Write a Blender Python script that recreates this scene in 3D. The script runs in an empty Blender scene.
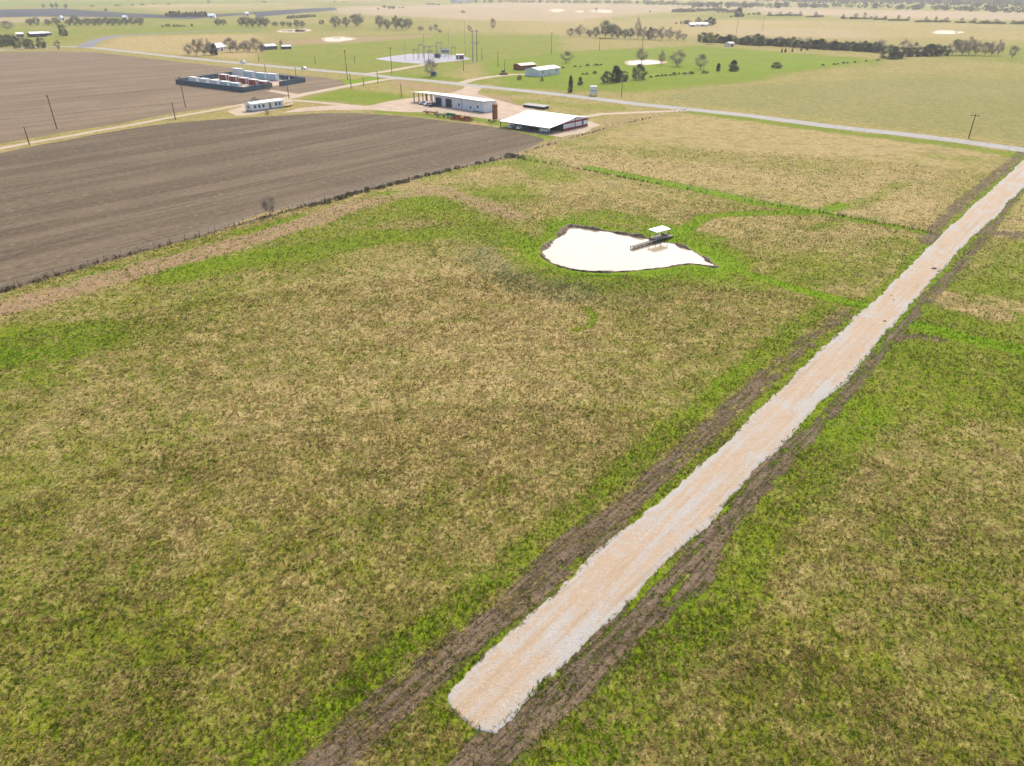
import bpy, bmesh, math, random
import numpy as np
random.seed(7)
RNG = np.random.default_rng(11)
SC = bpy.context.scene
COL = SC.collection

# ------------------------------------------------------------------ camera
F = 711.0                        # focal length in pixels of the 1024 wide frame
PITCH = math.radians(29.2)
CAMH = 45.0
cP, sP = math.cos(PITCH), math.sin(PITCH)

def G(x, y, z=0.0):
    """place on the plane at height z that the surveyed image position belongs to"""
    a = (x - 512) / F; b = (383 - y) / F
    d = (a, cP + b * sP, -sP + b * cP); t = (CAMH - z) / -d[2]
    return (d[0] * t, d[1] * t)

def GP(pts, z=0.0):
    return [G(p[0], p[1], z) for p in pts]

def height(x, y, yt):
    X, Y = G(x, y); k = (383 - yt) / F
    return (k * Y * cP - Y * sP) / (cP + k * sP) + CAMH

def px_width(w, x, y):
    Y = G(x, y)[1]
    return w / F * (Y * cP + CAMH * sP)

cam = bpy.data.cameras.new('camera'); camo = bpy.data.objects.new('camera', cam); COL.objects.link(camo)
cam.sensor_width = 36; cam.lens = F / 1024 * 36
cam.clip_start = 0.5; cam.clip_end = 40000
camo.location = (0, 0, CAMH); camo.rotation_euler = (math.pi / 2 - PITCH, 0, 0)
SC.camera = camo

# ------------------------------------------------------------------ light
SUN_EL, SUN_AZ = math.radians(47), math.radians(16)     # hazy sun ahead, a little to the right
w = bpy.data.worlds.new('World'); SC.world = w; w.use_nodes = True
nt = w.node_tree; nt.nodes.clear()
sky = nt.nodes.new('ShaderNodeTexSky'); sky.sky_type = 'NISHITA'; sky.sun_disc = False
sky.sun_elevation = SUN_EL; sky.sun_rotation = SUN_AZ
sky.air_density = 1.0; sky.dust_density = 4.0; sky.ozone_density = 1.0
bg = nt.nodes.new('ShaderNodeBackground'); bg.inputs[1].default_value = 0.095
wo = nt.nodes.new('ShaderNodeOutputWorld')
nt.links.new(sky.outputs[0], bg.inputs[0]); nt.links.new(bg.outputs[0], wo.inputs[0])
sl = bpy.data.lights.new('sun', 'SUN'); sl.energy = 1.5; sl.angle = math.radians(10); sl.color = (1, 0.93, 0.82)
so = bpy.data.objects.new('sun', sl); COL.objects.link(so)
so.rotation_euler = (math.pi / 2 - SUN_EL, 0, math.pi - SUN_AZ)

SC.view_settings.view_transform = 'Standard'
SC.view_settings.look = 'None'
SC.view_settings.exposure = 1.32
SC.view_settings.gamma = 1.0
SC.view_settings.use_curve_mapping = False
SC.render.engine = 'CYCLES'
SC.cycles.use_denoising = True
SC.cycles.max_bounces = 5
SC.cycles.diffuse_bounces = 2
SC.cycles.volume_bounces = 0
SC.cycles.use_adaptive_sampling = False

# ------------------------------------------------------------------ materials
class NT:
    def __init__(s, name):
        s.m = bpy.data.materials.new(name); s.m.use_nodes = True
        s.t = s.m.node_tree; s.t.nodes.clear()
        s.out = s.n('ShaderNodeOutputMaterial'); s.b = s.n('ShaderNodeBsdfPrincipled')
        s.l(s.b.outputs[0], s.out.inputs[0])
        s.b.inputs['Roughness'].default_value = 0.9
        s.b.inputs['Specular IOR Level'].default_value = 0.25
    def n(s, t): return s.t.nodes.new(t)
    def l(s, a, b): s.t.links.new(a, b)
    def pos(s): return s.n('ShaderNodeNewGeometry').outputs['Position']
    def obj(s): return s.n('ShaderNodeTexCoord').outputs['Object']
    def mapping(s, vec, scale=(1, 1, 1), rot=0.0):
        if rot:                                   # turn first, then stretch
            q = s.n('ShaderNodeMapping'); q.inputs['Rotation'].default_value[2] = rot
            s.l(vec, q.inputs['Vector']); vec = q.outputs[0]
        m = s.n('ShaderNodeMapping')
        m.inputs['Scale'].default_value = scale; s.l(vec, m.inputs['Vector']); return m.outputs[0]
    def noise(s, vec, scale, detail=3, rough=0.6):
        k = s.n('ShaderNodeTexNoise'); k.inputs['Scale'].default_value = scale
        k.inputs['Detail'].default_value = detail; k.inputs['Roughness'].default_value = rough
        s.l(vec, k.inputs['Vector']); return k.outputs['Fac']
    def math(s, op, a, b=None, c=None, clamp=False):
        k = s.n('ShaderNodeMath'); k.operation = op; k.use_clamp = clamp
        for i, v in enumerate((a, b, c)):
            if v is None: continue
            if isinstance(v, (int, float)): k.inputs[i].default_value = v
            else: s.l(v, k.inputs[i])
        return k.outputs[0]
    def smooth(s, v, lo, hi):
        k = s.n('ShaderNodeMapRange'); k.interpolation_type = 'SMOOTHSTEP'
        k.inputs['From Min'].default_value = lo; k.inputs['From Max'].default_value = hi
        s.l(v, k.inputs['Value']); return k.outputs[0]
    def mix(s, f, a, b):
        k = s.n('ShaderNodeMix'); k.data_type = 'RGBA'
        if isinstance(f, (int, float)): k.inputs[0].default_value = f
        else: s.l(f, k.inputs[0])
        for i, v in ((6, a), (7, b)):
            if isinstance(v, tuple): k.inputs[i].default_value = (*v, 1)
            else: s.l(v, k.inputs[i])
        return k.outputs[2]
    def attr(s, name):
        k = s.n('ShaderNodeAttribute'); k.attribute_name = name; return k
    def bump(s, h, strength=0.5, dist=0.1):
        k = s.n('ShaderNodeBump'); k.inputs['Strength'].default_value = strength; k.inputs['Distance'].default_value = dist
        s.l(h, k.inputs['Height']); s.l(k.outputs[0], s.b.inputs['Normal'])
    def color(s, c):
        if isinstance(c, tuple): s.b.inputs['Base Color'].default_value = (*c, 1)
        else: s.l(c, s.b.inputs['Base Color'])

def plain(name, c, c2=None, scale=0.8, rough=0.7, metal=0.0, lo=0.4, hi=0.65):
    """a paint, metal or wood with an uneven weathered tone"""
    s = NT(name); s.b.inputs['Roughness'].default_value = rough; s.b.inputs['Metallic'].default_value = metal
    c2 = c2 or tuple(x * 0.72 for x in c)
    v = s.obj()
    f = s.smooth(s.noise(v, scale, 5, 0.7), lo, hi)
    s.color(s.mix(f, c, c2)); return s.m

def corrugated(name, c, c2, pitch=0.35, axis=0):
    s = NT(name); s.b.inputs['Roughness'].default_value = 0.45; s.b.inputs['Specular IOR Level'].default_value = 0.4
    v = s.obj()
    f = s.smooth(s.noise(s.mapping(v, (0.25, 0.9, 0.9) if axis == 1 else (0.9, 0.25, 0.5)), 1.0, 5, 0.7), 0.42, 0.75)
    s.color(s.mix(f, c, c2))
    k = s.n('ShaderNodeTexWave'); k.wave_type = 'BANDS'; k.bands_direction = 'X' if axis == 0 else 'Y'
    k.inputs['Scale'].default_value = 0.314 / pitch; s.l(v, k.inputs['Vector'])
    s.bump(k.outputs['Fac'], 0.5, 0.03); return s.m

# ------------------------------------------------------------------ noise on the CPU (shared by ground and grass)
def _h(ix, iy, seed):
    n = (ix.astype(np.int64) * 374761393 + iy.astype(np.int64) * 668265263 + seed * 974634721) & 0x7fffffff
    n = ((n ^ (n >> 13)) * 1274126177) & 0x7fffffff
    n = ((n ^ (n >> 16)) * 668265263) & 0x7fffffff
    return ((n ^ (n >> 15)) & 0xffffff) / float(0xffffff)

def vn(x, y, size, seed):
    x = x / size + 1000.3; y = y / size + 1000.7
    ix = np.floor(x); iy = np.floor(y); fx = x - ix; fy = y - iy
    fx = fx * fx * (3 - 2 * fx); fy = fy * fy * (3 - 2 * fy)
    a = _h(ix, iy, seed); b = _h(ix + 1, iy, seed); c = _h(ix, iy + 1, seed); d = _h(ix + 1, iy + 1, seed)
    return (a * (1 - fx) + b * fx) * (1 - fy) + (c * (1 - fx) + d * fx) * fy - 0.5

def fbm(x, y, size, seed, octs=3):
    t = 0; a = 1; n = 0
    for o in range(octs):
        t = t + a * vn(x + o * 17.1, y - o * 9.7, size / 2 ** o, seed + o); n += a; a *= 0.55
    return t / n

def d_line(x, y, pts):
    best = np.full(x.shape, 1e9)
    for (ax, ay), (bx, by) in zip(pts[:-1], pts[1:]):
        dx, dy = bx - ax, by - ay; L = dx * dx + dy * dy + 1e-9
        t = np.clip(((x - ax) * dx + (y - ay) * dy) / L, 0, 1)
        best = np.minimum(best, (x - ax - t * dx) ** 2 + (y - ay - t * dy) ** 2)
    return np.sqrt(best)

def inside(x, y, pts):
    r = np.zeros(x.shape, bool)
    n = len(pts)
    for i in range(n):
        ax, ay = pts[i]; bx, by = pts[(i + 1) % n]
        if ay == by: continue
        c = ((ay > y) != (by > y)) & (x < (bx - ax) * (y - ay) / (by - ay) + ax)
        r ^= c
    return r

def sd(x, y, pts):
    d = d_line(x, y, list(pts) + [pts[0]])
    return np.where(inside(x, y, pts), -d, d)

def sstep(v, lo, hi):
    t = np.clip((v - lo) / (hi - lo), 0, 1); return t * t * (3 - 2 * t)

# ------------------------------------------------------------------ surveyed outlines (image positions -> ground)
ROAD_L = [(447, 702), (452, 691), (494, 650), (539, 611), (590, 563), (640, 517), (690, 476), (738, 433), (793, 380), (860, 315), (926, 251), (960, 219), (1024, 161), (1110, 78)]
ROAD_R = [(490, 729), (508, 716), (530, 691), (575, 650), (617, 611), (664, 561), (709, 517), (750, 474), (785, 436), (843, 380), (902, 312), (958, 249), (990, 219), (1024, 186), (1132, 78)]
RUT_L = [(280, 800), (330, 760), (400, 697), (487, 628), (567, 555), (622, 510), (666, 468), (718, 421), (770, 374), (815, 336), (845, 314)]
RUT_L2 = [(925, 243), (945, 217), (980, 188), (1014, 161), (1050, 130)]
RUT_R = [(440, 800), (483, 760), (556, 700), (587, 667), (636, 621), (688, 580), (712, 535), (744, 502), (783, 457), (823, 421), (849, 392), (875, 356), (894, 335), (934, 292), (951, 275), (984, 237), (1020, 190)]
PONDPX = [(172, 82), (160, 100), (130, 125), (95, 150), (70, 175), (62, 195), (75, 220), (110, 245), (160, 265), (220, 280), (300, 290), (390, 293), (480, 290), (560, 282), (640, 275), (710, 265), (770, 255), (830, 250), (870, 255), (905, 261), (942, 269), (952, 263), (925, 244), (890, 218), (850, 195), (800, 170), (740, 148), (690, 138), (640, 128), (580, 116), (520, 105), (440, 92), (370, 80), (290, 68), (225, 60), (198, 61), (181, 69)]
POND = GP([(530 + a / 5.12, 215 + b / 5.12) for a, b in PONDPX])
FIELD = [(-60, 310), (0, 293), (50, 277), (105, 262), (150, 250), (200, 236.6), (235, 223), (265, 212.5), (295, 206.5), (312, 204.4), (345, 196), (400, 182), (450, 170), (500, 158), (513, 155), (545, 140.5), (540, 137.5), (508, 129.5), (480, 125), (452, 121.8), (436, 120), (415, 117.3), (395, 115.4), (360, 113), (330, 113), (300, 114.3), (262, 116.8), (215, 119.6), (170, 123), (128, 129), (60, 141), (0, 153), (-60, 165)]
FIELD2 = [(-60, 155), (0, 143.5), (60, 133), (128, 122), (170, 113.5), (240, 104), (280, 97.5), (300, 93.5), (345, 86), (344, 81), (330, 78), (300, 75.5), (256, 70.5), (200, 64), (150, 58.5), (95, 52), (60, 51.5), (0, 52), (-80, 53)]
FENCE_A = [(-60, 312), (0, 292), (105, 261), (200, 236), (270, 216), (345, 195.5), (400, 182), (450, 170), (508, 157.5)]
FENCE_B = [(508, 157.5), (535, 149), (580, 136), (630, 122.5), (686, 110)]
FENCE_C = [(512, 158), (570, 167), (620, 177), (690, 190), (760, 203), (840, 216), (928, 232)]
PAVED = [(-80, 51), (0, 50), (45, 46.5), (70, 46.6), (95, 47.8), (150, 54), (200, 59.4), (256, 64.7), (306, 69.2), (363, 74.2), (396, 78), (431, 81), (468, 85.2), (512, 89.5), (570, 95.7), (640, 104.4), (689, 109.3), (752, 116), (827, 126), (902, 134), (959, 141), (1024, 150), (1120, 164)]
ROADPOLY = GP(ROAD_L) + GP(ROAD_R)[::-1]

gx = lambda *p: GP(p)
def ZL(attr, pts, hw, amt, soft=None): return ('L', attr, GP(pts), hw, amt, soft if soft is not None else hw * 0.9)
def ZP(attr, pts, amt, soft): return ('P', attr, GP(pts), 0, amt, soft)
ZONES = [
    # verges of the gravel road
    ('L', 'lush', GP(ROAD_L), 1.0, 0.38, 1.2), ('L', 'lush', GP(ROAD_R), 1.0, 0.38, 1.2),
    ZL('lush', [(p[0] - 22 * p[1] / 600, p[1] - 24 * p[1] / 600) for p in RUT_L], 0.6, 0.36, 1.8),
    ZL('lush', [(p[0] + 30 * p[1] / 600, p[1] + 22 * p[1] / 600) for p in RUT_R[:11]], 1.3, 0.34, 3.0),
    ZL('soil', RUT_L[:6], 0.95, 0.64, 1.3), ZL('soil', RUT_L[4:9], 0.8, 0.58, 1.3), ZL('soil', RUT_L[8:], 0.6, 0.46, 1.2),
    ZL('soil', RUT_R[:9], 0.8, 0.64, 1.5), ZL('soil', RUT_R[8:], 0.5, 0.54, 1.1), ZL('lush', RUT_R[3:], 0.2, 0.25, 2.2),
    ZL('soil', RUT_L2, 0.8, 0.50, 1.8),
    ZL('soil', [(600, 625), (640, 610), (700, 575)], 0.7, 0.55, 0.9),
    ZL('soil', [(888, 342), (906, 336), (925, 337), (940, 340)], 0.5, 0.55, 1.0),
    ZL('soil', [(980, 232), (1000, 233), (1030, 236)], 1.5, 0.55, 2.0),
    ZL('soil', [(990, 215), (1010, 218), (1030, 221)], 1.0, 0.35, 2.0),
    ZP('weed', [(845, 275), (865, 268), (890, 272), (880, 285), (858, 290)], 0.35, 3.0),
    ZL('weed', [(902, 262), (912, 252)], 1.5, 0.3, 2.0),
    # lush waterways
    ZL('lush', [(530, 157), (560, 164)], 1.5, 0.25, 3), ZL('lush', [(590, 168), (600, 170), (640, 178), (680, 186), (720, 194), (760, 203), (800, 209)], 1.2, 1.4, 1.2),
    ZL('lush', [(800, 210), (860, 220), (928, 233)], 0.6, 0.8, 0.9),
    ZL('lush', [(690, 253), (725, 266), (760, 278), (800, 290), (850, 303), (868, 306)], 0.8, 1.5, 0.9),
    ZL('lush', [(900, 322), (930, 329), (960, 337), (1024, 351), (1080, 362)], 1.2, 1.5, 1.2),
    ZL('weed', [(925, 336), (960, 343), (1024, 357)], 0.4, 0.2, 1.0),
    ZL('lush', [(664, 243), (690, 226), (705, 217), (730, 214), (760, 213), (800, 213), (825, 211), (840, 205)], 1.0, 0.8, 1.3),
    ZL('lush', [(800, 280), (840, 262), (880, 255), (915, 245)], 4.0, 0.2, 5),
    ZL('lush', [(818, 228), (840, 222), (870, 219)], 1.2, 0.25, 2),
    # around the pond
    ('L', 'lush', POND + [POND[0]], 2.0, 0.60, 4.5),
    ZL('lush', [(668, 232), (700, 242), (716, 255), (725, 262)], 3.0, 0.5, 3.5),
    ZL('lush', [(560, 222), (600, 215), (640, 222), (670, 230)], 2.5, 0.34, 4),
    ZL('lush', [(590, 285), (650, 282), (700, 275), (745, 282)], 3.0, 0.3, 4),
    ZL('weed', [(478, 255), (490, 266), (512, 278), (540, 288), (575, 294)], 2.4, 0.5, 3.6),
    ZL('weed', [(493, 248), (505, 262), (530, 276)], 1.4, 0.3, 2.6),
    ZL('weed', [(520, 285), (560, 295), (610, 297)], 1.6, 0.25, 3.0),
    ZL('lush', [(520, 238), (512, 255), (530, 272), (560, 283)], 1.6, 0.34, 2.6),
    # lime bands in the near pasture
    ZL('lush', [(180, 275), (240, 262), (310, 250), (370, 238), (430, 232)], 2.2, 0.38, 5),
    ZL('lush', [(200, 262), (280, 240), (350, 222), (420, 205), (470, 195), (520, 190)], 3.0, 0.22, 8),
    ZL('lush', [(390, 196), (430, 206), (470, 222), (490, 240)], 3.0, 0.26, 5),
    ZL('lush', [(430, 176), (480, 163), (515, 160), (560, 178)], 3.5, 0.28, 5),
    ZL('lush', [(-40, 350), (0, 345), (30, 345), (80, 338)], 4.0, 0.4, 6),
    ZL('lush', [(0, 372), (40, 368)], 3.0, 0.30, 5),
    ZP('lush', [(-60, 380), (60, 400), (90, 560), (60, 800), (-60, 800)], 0.10, 14),
    ZP('lush', [(-60, 540), (40, 560), (60, 640), (250, 720), (330, 690), (390, 720), (200, 800), (-60, 800)], 0.10, 8),
    ZL('lush', [(575, 330), (590, 326), (594, 315), (585, 308)], 0.35, 0.5, 0.6),
    ZL('lush', [(380, 325), (440, 322), (480, 318)], 0.35, 0.3, 0.6),
    ZP('lush', [(620, 420), (760, 330), (800, 330), (700, 430), (640, 470)], 0.13, 6),
    ZP('lush', [(240, 300), (480, 280), (620, 340), (560, 480), (380, 560), (160, 480)], -0.06, 14),
    ZP('lush', [(430, 300), (600, 310), (640, 350), (520, 380), (400, 350)], -0.04, 6),
    ZP('lush', [(300, 480), (500, 460), (540, 540), (440, 620), (300, 600)], -0.03, 6),
    # right of the gravel road
    ZP('lush', [(880, 330), (1030, 230), (1100, 260), (1100, 420), (820, 440)], 0.30, 5),
    ZL('lush', [(935, 296), (985, 312)], 2.2, -0.42, 2.5), ZL('lush', [(990, 300), (1030, 310)], 1.5, -0.3, 2.5),
    ZP('lush', [(760, 520), (1060, 420), (1060, 800), (560, 800)], 0.06, 8),
    # the ditch side dirt along the ploughed field
    ZL('rosy', [(-60, 328), (0, 309), (60, 292), (120, 275), (190, 256), (250, 240), (300, 225), (350, 207)], 2.4, 0.52, 3.6),
    ZP('lush', [(205, 236), (236, 222), (266, 211), (312, 203), (300, 209), (262, 219)], -0.35, 1.0),
    ZL('soil', FENCE_A, 0.45, 0.85, 0.5),
    ZL('rosy', [(350, 207), (400, 195), (440, 190), (480, 203), (515, 216)], 2.2, 0.46, 3.2),
    ZL('rosy', [(410, 183), (450, 196), (500, 210)], 1.5, 0.34, 2.4),
    ZL('lush', [(62, 287), (100, 273), (130, 266)], 0.8, 0.6, 1.0), ZL('lush', [(240, 232), (275, 225), (300, 216)], 0.9, 0.4, 1.4),
    ZL('lush', [(390, 194), (410, 193)], 1.5, 0.5, 1.6),
    ZL('rosy', [(505, 160), (520, 152), (560, 141), (600, 130), (660, 116)], 1.4, 0.42, 2.4),
    # field between the lush strip and the tarred road
    ZP('lush', [(530, 157), (690, 112), (1010, 152), (930, 228)], -0.10, 4),
    ZL('lush', [(560, 140), (640, 146), (720, 160), (820, 165), (900, 160)], 5, 0.15, 8),
    ZL('lush', [(845, 208), (865, 202), (885, 192), (900, 184)], 1.3, 0.3, 1.6),
    ZL('lush', [(935, 156), (960, 158)], 3, 0.25, 4), ZL('lush', [(600, 150), (640, 155)], 4, 0.2, 6),
    ZL('lush', [(690, 112), (760, 121), (840, 132), (910, 140), (960, 146), (1020, 156)], 2.2, 0.5, 3),
    ZP('lush', [(960, 165), (1010, 153), (990, 185), (940, 215)], 0.12, 4),
    # beyond the tarred road
    ZP('weed', [(640, 100), (700, 86), (800, 82), (900, 76), (1060, 78), (1060, 150), (960, 136), (760, 112)], 0.46, 10),
    ZP('lush', [(640, 100), (760, 84), (1060, 60), (1060, 150)], 0.04, 10),
    ZP('lush', [(500, 88), (480, 62), (560, 52), (700, 46), (780, 52), (880, 60), (800, 70), (760, 80), (640, 92)], 0.42, 8),
    ZP('lush', [(540, 70), (620, 64), (780, 62), (760, 72), (620, 82), (545, 82)], 0.14, 4),
    ZP('lush', [(930, 58), (960, 50), (1060, 40), (1060, 66)], 0.2, 10), ZP('lush', [(770, 62), (880, 60), (880, 66), (780, 72)], 0.2, 5),
    ZP('lush', [(256, 60), (280, 40), (420, 34), (560, 36), (560, 52), (470, 62), (440, 80), (340, 72)], 0.24, 8),
    ZL('lush', [(400, 76), (440, 78), (480, 82)], 4, 0.3, 5), ZL('lush', [(345, 82), (360, 82), (372, 80)], 6, 0.9, 5),
    ZP('lush', [(300, 100), (345, 89), (390, 93), (410, 97), (370, 105), (330, 101)], 0.42, 5),
    ZL('lush', [(505, 101), (560, 104), (610, 108)], 4, 0.22, 5), ZL('lush', [(470, 90), (520, 94)], 3, 0.2, 4),
    ZL('rosy', [(395, 82), (430, 88), (450, 91)], 4, 0.5, 6), ZL('rosy', [(490, 97), (500, 105)], 6, 0.5, 6),
    ZP('rosy', [(560, 136), (590, 122), (640, 112), (680, 110), (620, 122), (545, 146)], 0.4, 4),
    ZL('lush', [(470, 118), (500, 124), (530, 131), (545, 136)], 1.8, 0.45, 2.5),
    ZL('lush', [(380, 112), (420, 115), (446, 118)], 2.0, 0.4, 2.5),
    # distance
    ZP('lush', [(95, 49), (120, 38), (180, 36), (260, 34), (256, 60), (190, 55)], -0.2, 10),
    ZP('lush', [(-80, 48), (-80, 24), (60, 30), (256, 24), (256, 32), (110, 36), (60, 47)], 0.16, 15),
    ZP('lush', [(-80, 20), (260, 20), (420, 30), (256, 34), (-80, 34)], 0.1, 20),
    ZP('rosy', [(256, 41), (330, 37), (430, 34), (440, 37), (360, 43), (290, 46)], 0.5, 14),
    ZP('pink', [(-80, 20), (40, 17), (110, 18), (30, 23), (-80, 25)], 0.6, 20),
    ZP('pink', [(320, 8), (520, 2), (760, 7), (640, 14), (560, 22), (480, 20), (400, 16), (340, 14)], 0.75, 40),
    ZP('pink', [(740, 7), (860, 9), (1100, 14), (1100, 22), (860, 17), (760, 14)], 0.8, 40),
    ZP('lush', [(430, 16), (700, 13), (700, 36), (560, 34), (440, 30)], -0.10, 20),
    ZP('lush', [(700, 20), (1060, 26), (1060, 40), (700, 36)], -0.14, 20),
    ZP('pink', [(720, 26), (860, 31), (880, 40), (720, 34)], 0.4, 20),
    ZP('lush', [(-200, 8), (256, 4), (300, 0), (-200, 0)], 0.22, 60),
    ZP('lush', [(130, 4), (330, 3), (300, 9), (150, 12)], -0.15, 40),
]

def zone_fields(x, y):
    """bias fields (lush, soil, rosy, weed, pink) at ground points"""
    out = {k: np.zeros(x.shape) for k in ('lush', 'soil', 'rosy', 'weed', 'pink')}
    wob = 1.0 + 0.8 * fbm(x, y, 7.0, 71, 3)
    for kind, at, pts, hw, amt, soft in ZONES:
        P = np.array(pts); m = hw + soft * 1.6 + 1
        sel = (x > P[:, 0].min() - m) & (x < P[:, 0].max() + m) & (y > P[:, 1].min() - m) & (y < P[:, 1].max() + m)
        if not sel.any(): continue
        xs, ys = x[sel], y[sel]
        if kind == 'L': v = 1 - sstep(d_line(xs, ys, pts) * wob[sel], hw, hw + soft)
        else: v = 1 - sstep(sd(xs, ys, pts) + (wob[sel] - 1) * soft, -soft, soft)
        if at in ('soil', 'rosy', 'weed', 'pink'): out[at][sel] = np.maximum(out[at][sel], v * amt)
        elif amt > 0: out[at][sel] += v * 0.72 * amt * (1 - 0.5 * np.clip(out[at][sel], 0, 1))
        else: out[at][sel] += v * amt
    return out

def greenness(x, y, r=None):
    r = np.hypot(x, y); calm = 1 - 0.72 * sstep(r, 130, 330)      # the fields beyond the farm are grazed even
    near = calm * (0.32 * fbm(x, y, 45.0, 3, 3) + 0.30 * fbm(x, y, 12.0, 13, 3) + 0.45 * fbm(x, y, 1.6, 23, 3))
    return 0.490 + 0.042 * sstep(r, 200, 400) + near

AX, AY = (0.757, -0.653), (0.653, 0.757)       # survey grid of the farm: across and along the gravel road
GRID_ROT = math.atan2(AX[1], AX[0])

def berm(x, y):
    """low earth dam round the left and near side of the pond"""
    sel = (np.abs(x - 20) < 60) & (np.abs(y - 135) < 50)
    z = np.zeros(x.shape)
    if sel.any():
        xs, ys = x[sel], y[sel]
        d = sd(xs, ys, POND)
        ang = np.arctan2(ys - 133, xs - 20)
        wgt = sstep(np.cos(ang - math.radians(212)), 0.0, 0.7)
        z[sel] = 0.9 * wgt * sstep(d, 1.6, 5.0) * (1 - sstep(d, 7.0, 17.0))
    return z

# ------------------------------------------------------------------ object helpers
def tag(o, label=None, cat=None, group=None, kind=None):
    if label: o['label'] = label
    if cat: o['category'] = cat
    if group: o['group'] = group
    if kind: o['kind'] = kind
    return o

def empty(name, loc, rz=0.0, label=None, cat=None, group=None):
    o = bpy.data.objects.new(name, None); COL.objects.link(o)
    o.location = loc; o.rotation_euler = (0, 0, rz); o.empty_display_size = 0.2
    return tag(o, label, cat, group)

def mesh_np(name, V, faces_idx, loop_counts, mat, parent=None, smooth=False):
    """fast mesh from flat arrays"""
    me = bpy.data.meshes.new(name)
    V = np.asarray(V, np.float32); idx = np.asarray(faces_idx, np.int32).ravel(); lc = np.asarray(loop_counts, np.int32)
    me.vertices.add(len(V)); me.vertices.foreach_set('co', V.ravel())
    me.loops.add(len(idx)); me.loops.foreach_set('vertex_index', idx)
    me.polygons.add(len(lc))
    st = np.zeros(len(lc), np.int32); st[1:] = np.cumsum(lc)[:-1]
    me.polygons.foreach_set('loop_start', st)
    if smooth: me.polygons.foreach_set('use_smooth', np.ones(len(lc), bool))
    me.update(calc_edges=True); me.validate()
    if mat: me.materials.append(mat)
    o = bpy.data.objects.new(name, me); COL.objects.link(o)
    if parent: o.parent = parent
    return o

class MB:
    """collects boxes, bars, prisms; build() links them as one mesh object"""
    def __init__(s): s.v = []; s.f = []
    def quad(s, *p):
        n = len(s.v); s.v += [tuple(q) for q in p]; s.f.append(tuple(range(n, n + len(p)))); return s
    def hexa(s, p):          # 8 points: bottom ring 0-3, top ring 4-7
        n = len(s.v); s.v += [tuple(q) for q in p]
        for f in ((3, 2, 1, 0), (4, 5, 6, 7), (0, 1, 5, 4), (1, 2, 6, 5), (2, 3, 7, 6), (3, 0, 4, 7)):
            s.f.append(tuple(n + i for i in f))
        return s
    def box(s, x0, x1, y0, y1, z0, z1):
        return s.hexa([(x0, y0, z0), (x1, y0, z0), (x1, y1, z0), (x0, y1, z0), (x0, y0, z1), (x1, y0, z1), (x1, y1, z1), (x0, y1, z1)])
    def bar(s, a, b, r0, r1=None, n=6):
        r1 = r0 if r1 is None else r1
        a = np.array(a, float); b = np.array(b, float); d = b - a; L = np.linalg.norm(d)
        if L < 1e-6: return s
        d /= L; h = np.array((0, 0, 1.0)) if abs(d[2]) < 0.9 else np.array((1.0, 0, 0))
        e = np.cross(d, h); e /= np.linalg.norm(e); g = np.cross(d, e)
        k = len(s.v)
        for c, r in ((a, r0), (b, r1)):
            for i in range(n):
                t = 2 * math.pi * i / n; s.v.append(tuple(c + r * (math.cos(t) * e + math.sin(t) * g)))
        for i in range(n):
            j = (i + 1) % n; s.f.append((k + i, k + j, k + n + j, k + n + i))
        s.f.append(tuple(k + i for i in range(n))[::-1]); s.f.append(tuple(k + n + i for i in range(n)))
        return s
    def disc(s, c, axis, r, w, n=14):
        a = np.array(c, float); ax = np.array(axis, float)
        return s.bar(a - ax * w / 2, a + ax * w / 2, r, r, n)
    def prism(s, prof, y0, y1, axis='y'):      # profile in (x,z) swept along y (or (y,z) along x)
        n = len(s.v); k = len(prof)
        for t in (y0, y1):
            for p in prof: s.v.append((p[0], t, p[1]) if axis == 'y' else (t, p[0], p[1]))
        for i in range(k):
            j = (i + 1) % k; s.f.append((n + i, n + j, n + k + j, n + k + i))
        s.f.append(tuple(n + i for i in range(k))[::-1]); s.f.append(tuple(n + k + i for i in range(k)))
        return s
    def build(s, name, mat, parent=None, bevel=0.0):
        me = bpy.data.meshes.new(name); me.from_pydata(s.v, [], s.f)
        bm = bmesh.new(); bm.from_mesh(me); bmesh.ops.recalc_face_normals(bm, faces=bm.faces)
        if bevel: bmesh.ops.bevel(bm, geom=list(bm.edges), offset=bevel, segments=2, affect='EDGES', clamp_overlap=True)
        bm.to_mesh(me); bm.free()
        me.materials.append(mat)
        o = bpy.data.objects.new(name, me); COL.objects.link(o)
        if parent: o.parent = parent
        return o

KIDS = {}
def copy_tree(o, parent=None):
    c = o.copy(); COL.objects.link(c)
    if parent: c.parent = parent
    for ch in o.children: copy_tree(ch, c)
    return c

def resample(pts, step, jit=0.0, seed=0, closed=True):
    out = []; P = list(pts) + ([pts[0]] if closed else [])
    for a, b in zip(P[:-1], P[1:]):
        L = math.hypot(b[0] - a[0], b[1] - a[1]); n = max(1, int(L / step))
        for i in range(n): out.append((a[0] + (b[0] - a[0]) * i / n, a[1] + (b[1] - a[1]) * i / n))
    if not closed: out.append(P[-1])
    if jit:
        A = np.array(out); q = A.copy()
        s = max(step * 3, 0.6)
        q[:, 0] += jit * 2 * (fbm(A[:, 0], A[:, 1], s * 2, 100 + seed, 2) + 0.6 * vn(A[:, 0], A[:, 1], s * 0.5, 140 + seed))
        q[:, 1] += jit * 2 * (fbm(A[:, 0], A[:, 1], s * 2, 200 + seed, 2) + 0.6 * vn(A[:, 0], A[:, 1], s * 0.5, 240 + seed))
        out = [tuple(p) for p in q]
    return out

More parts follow.
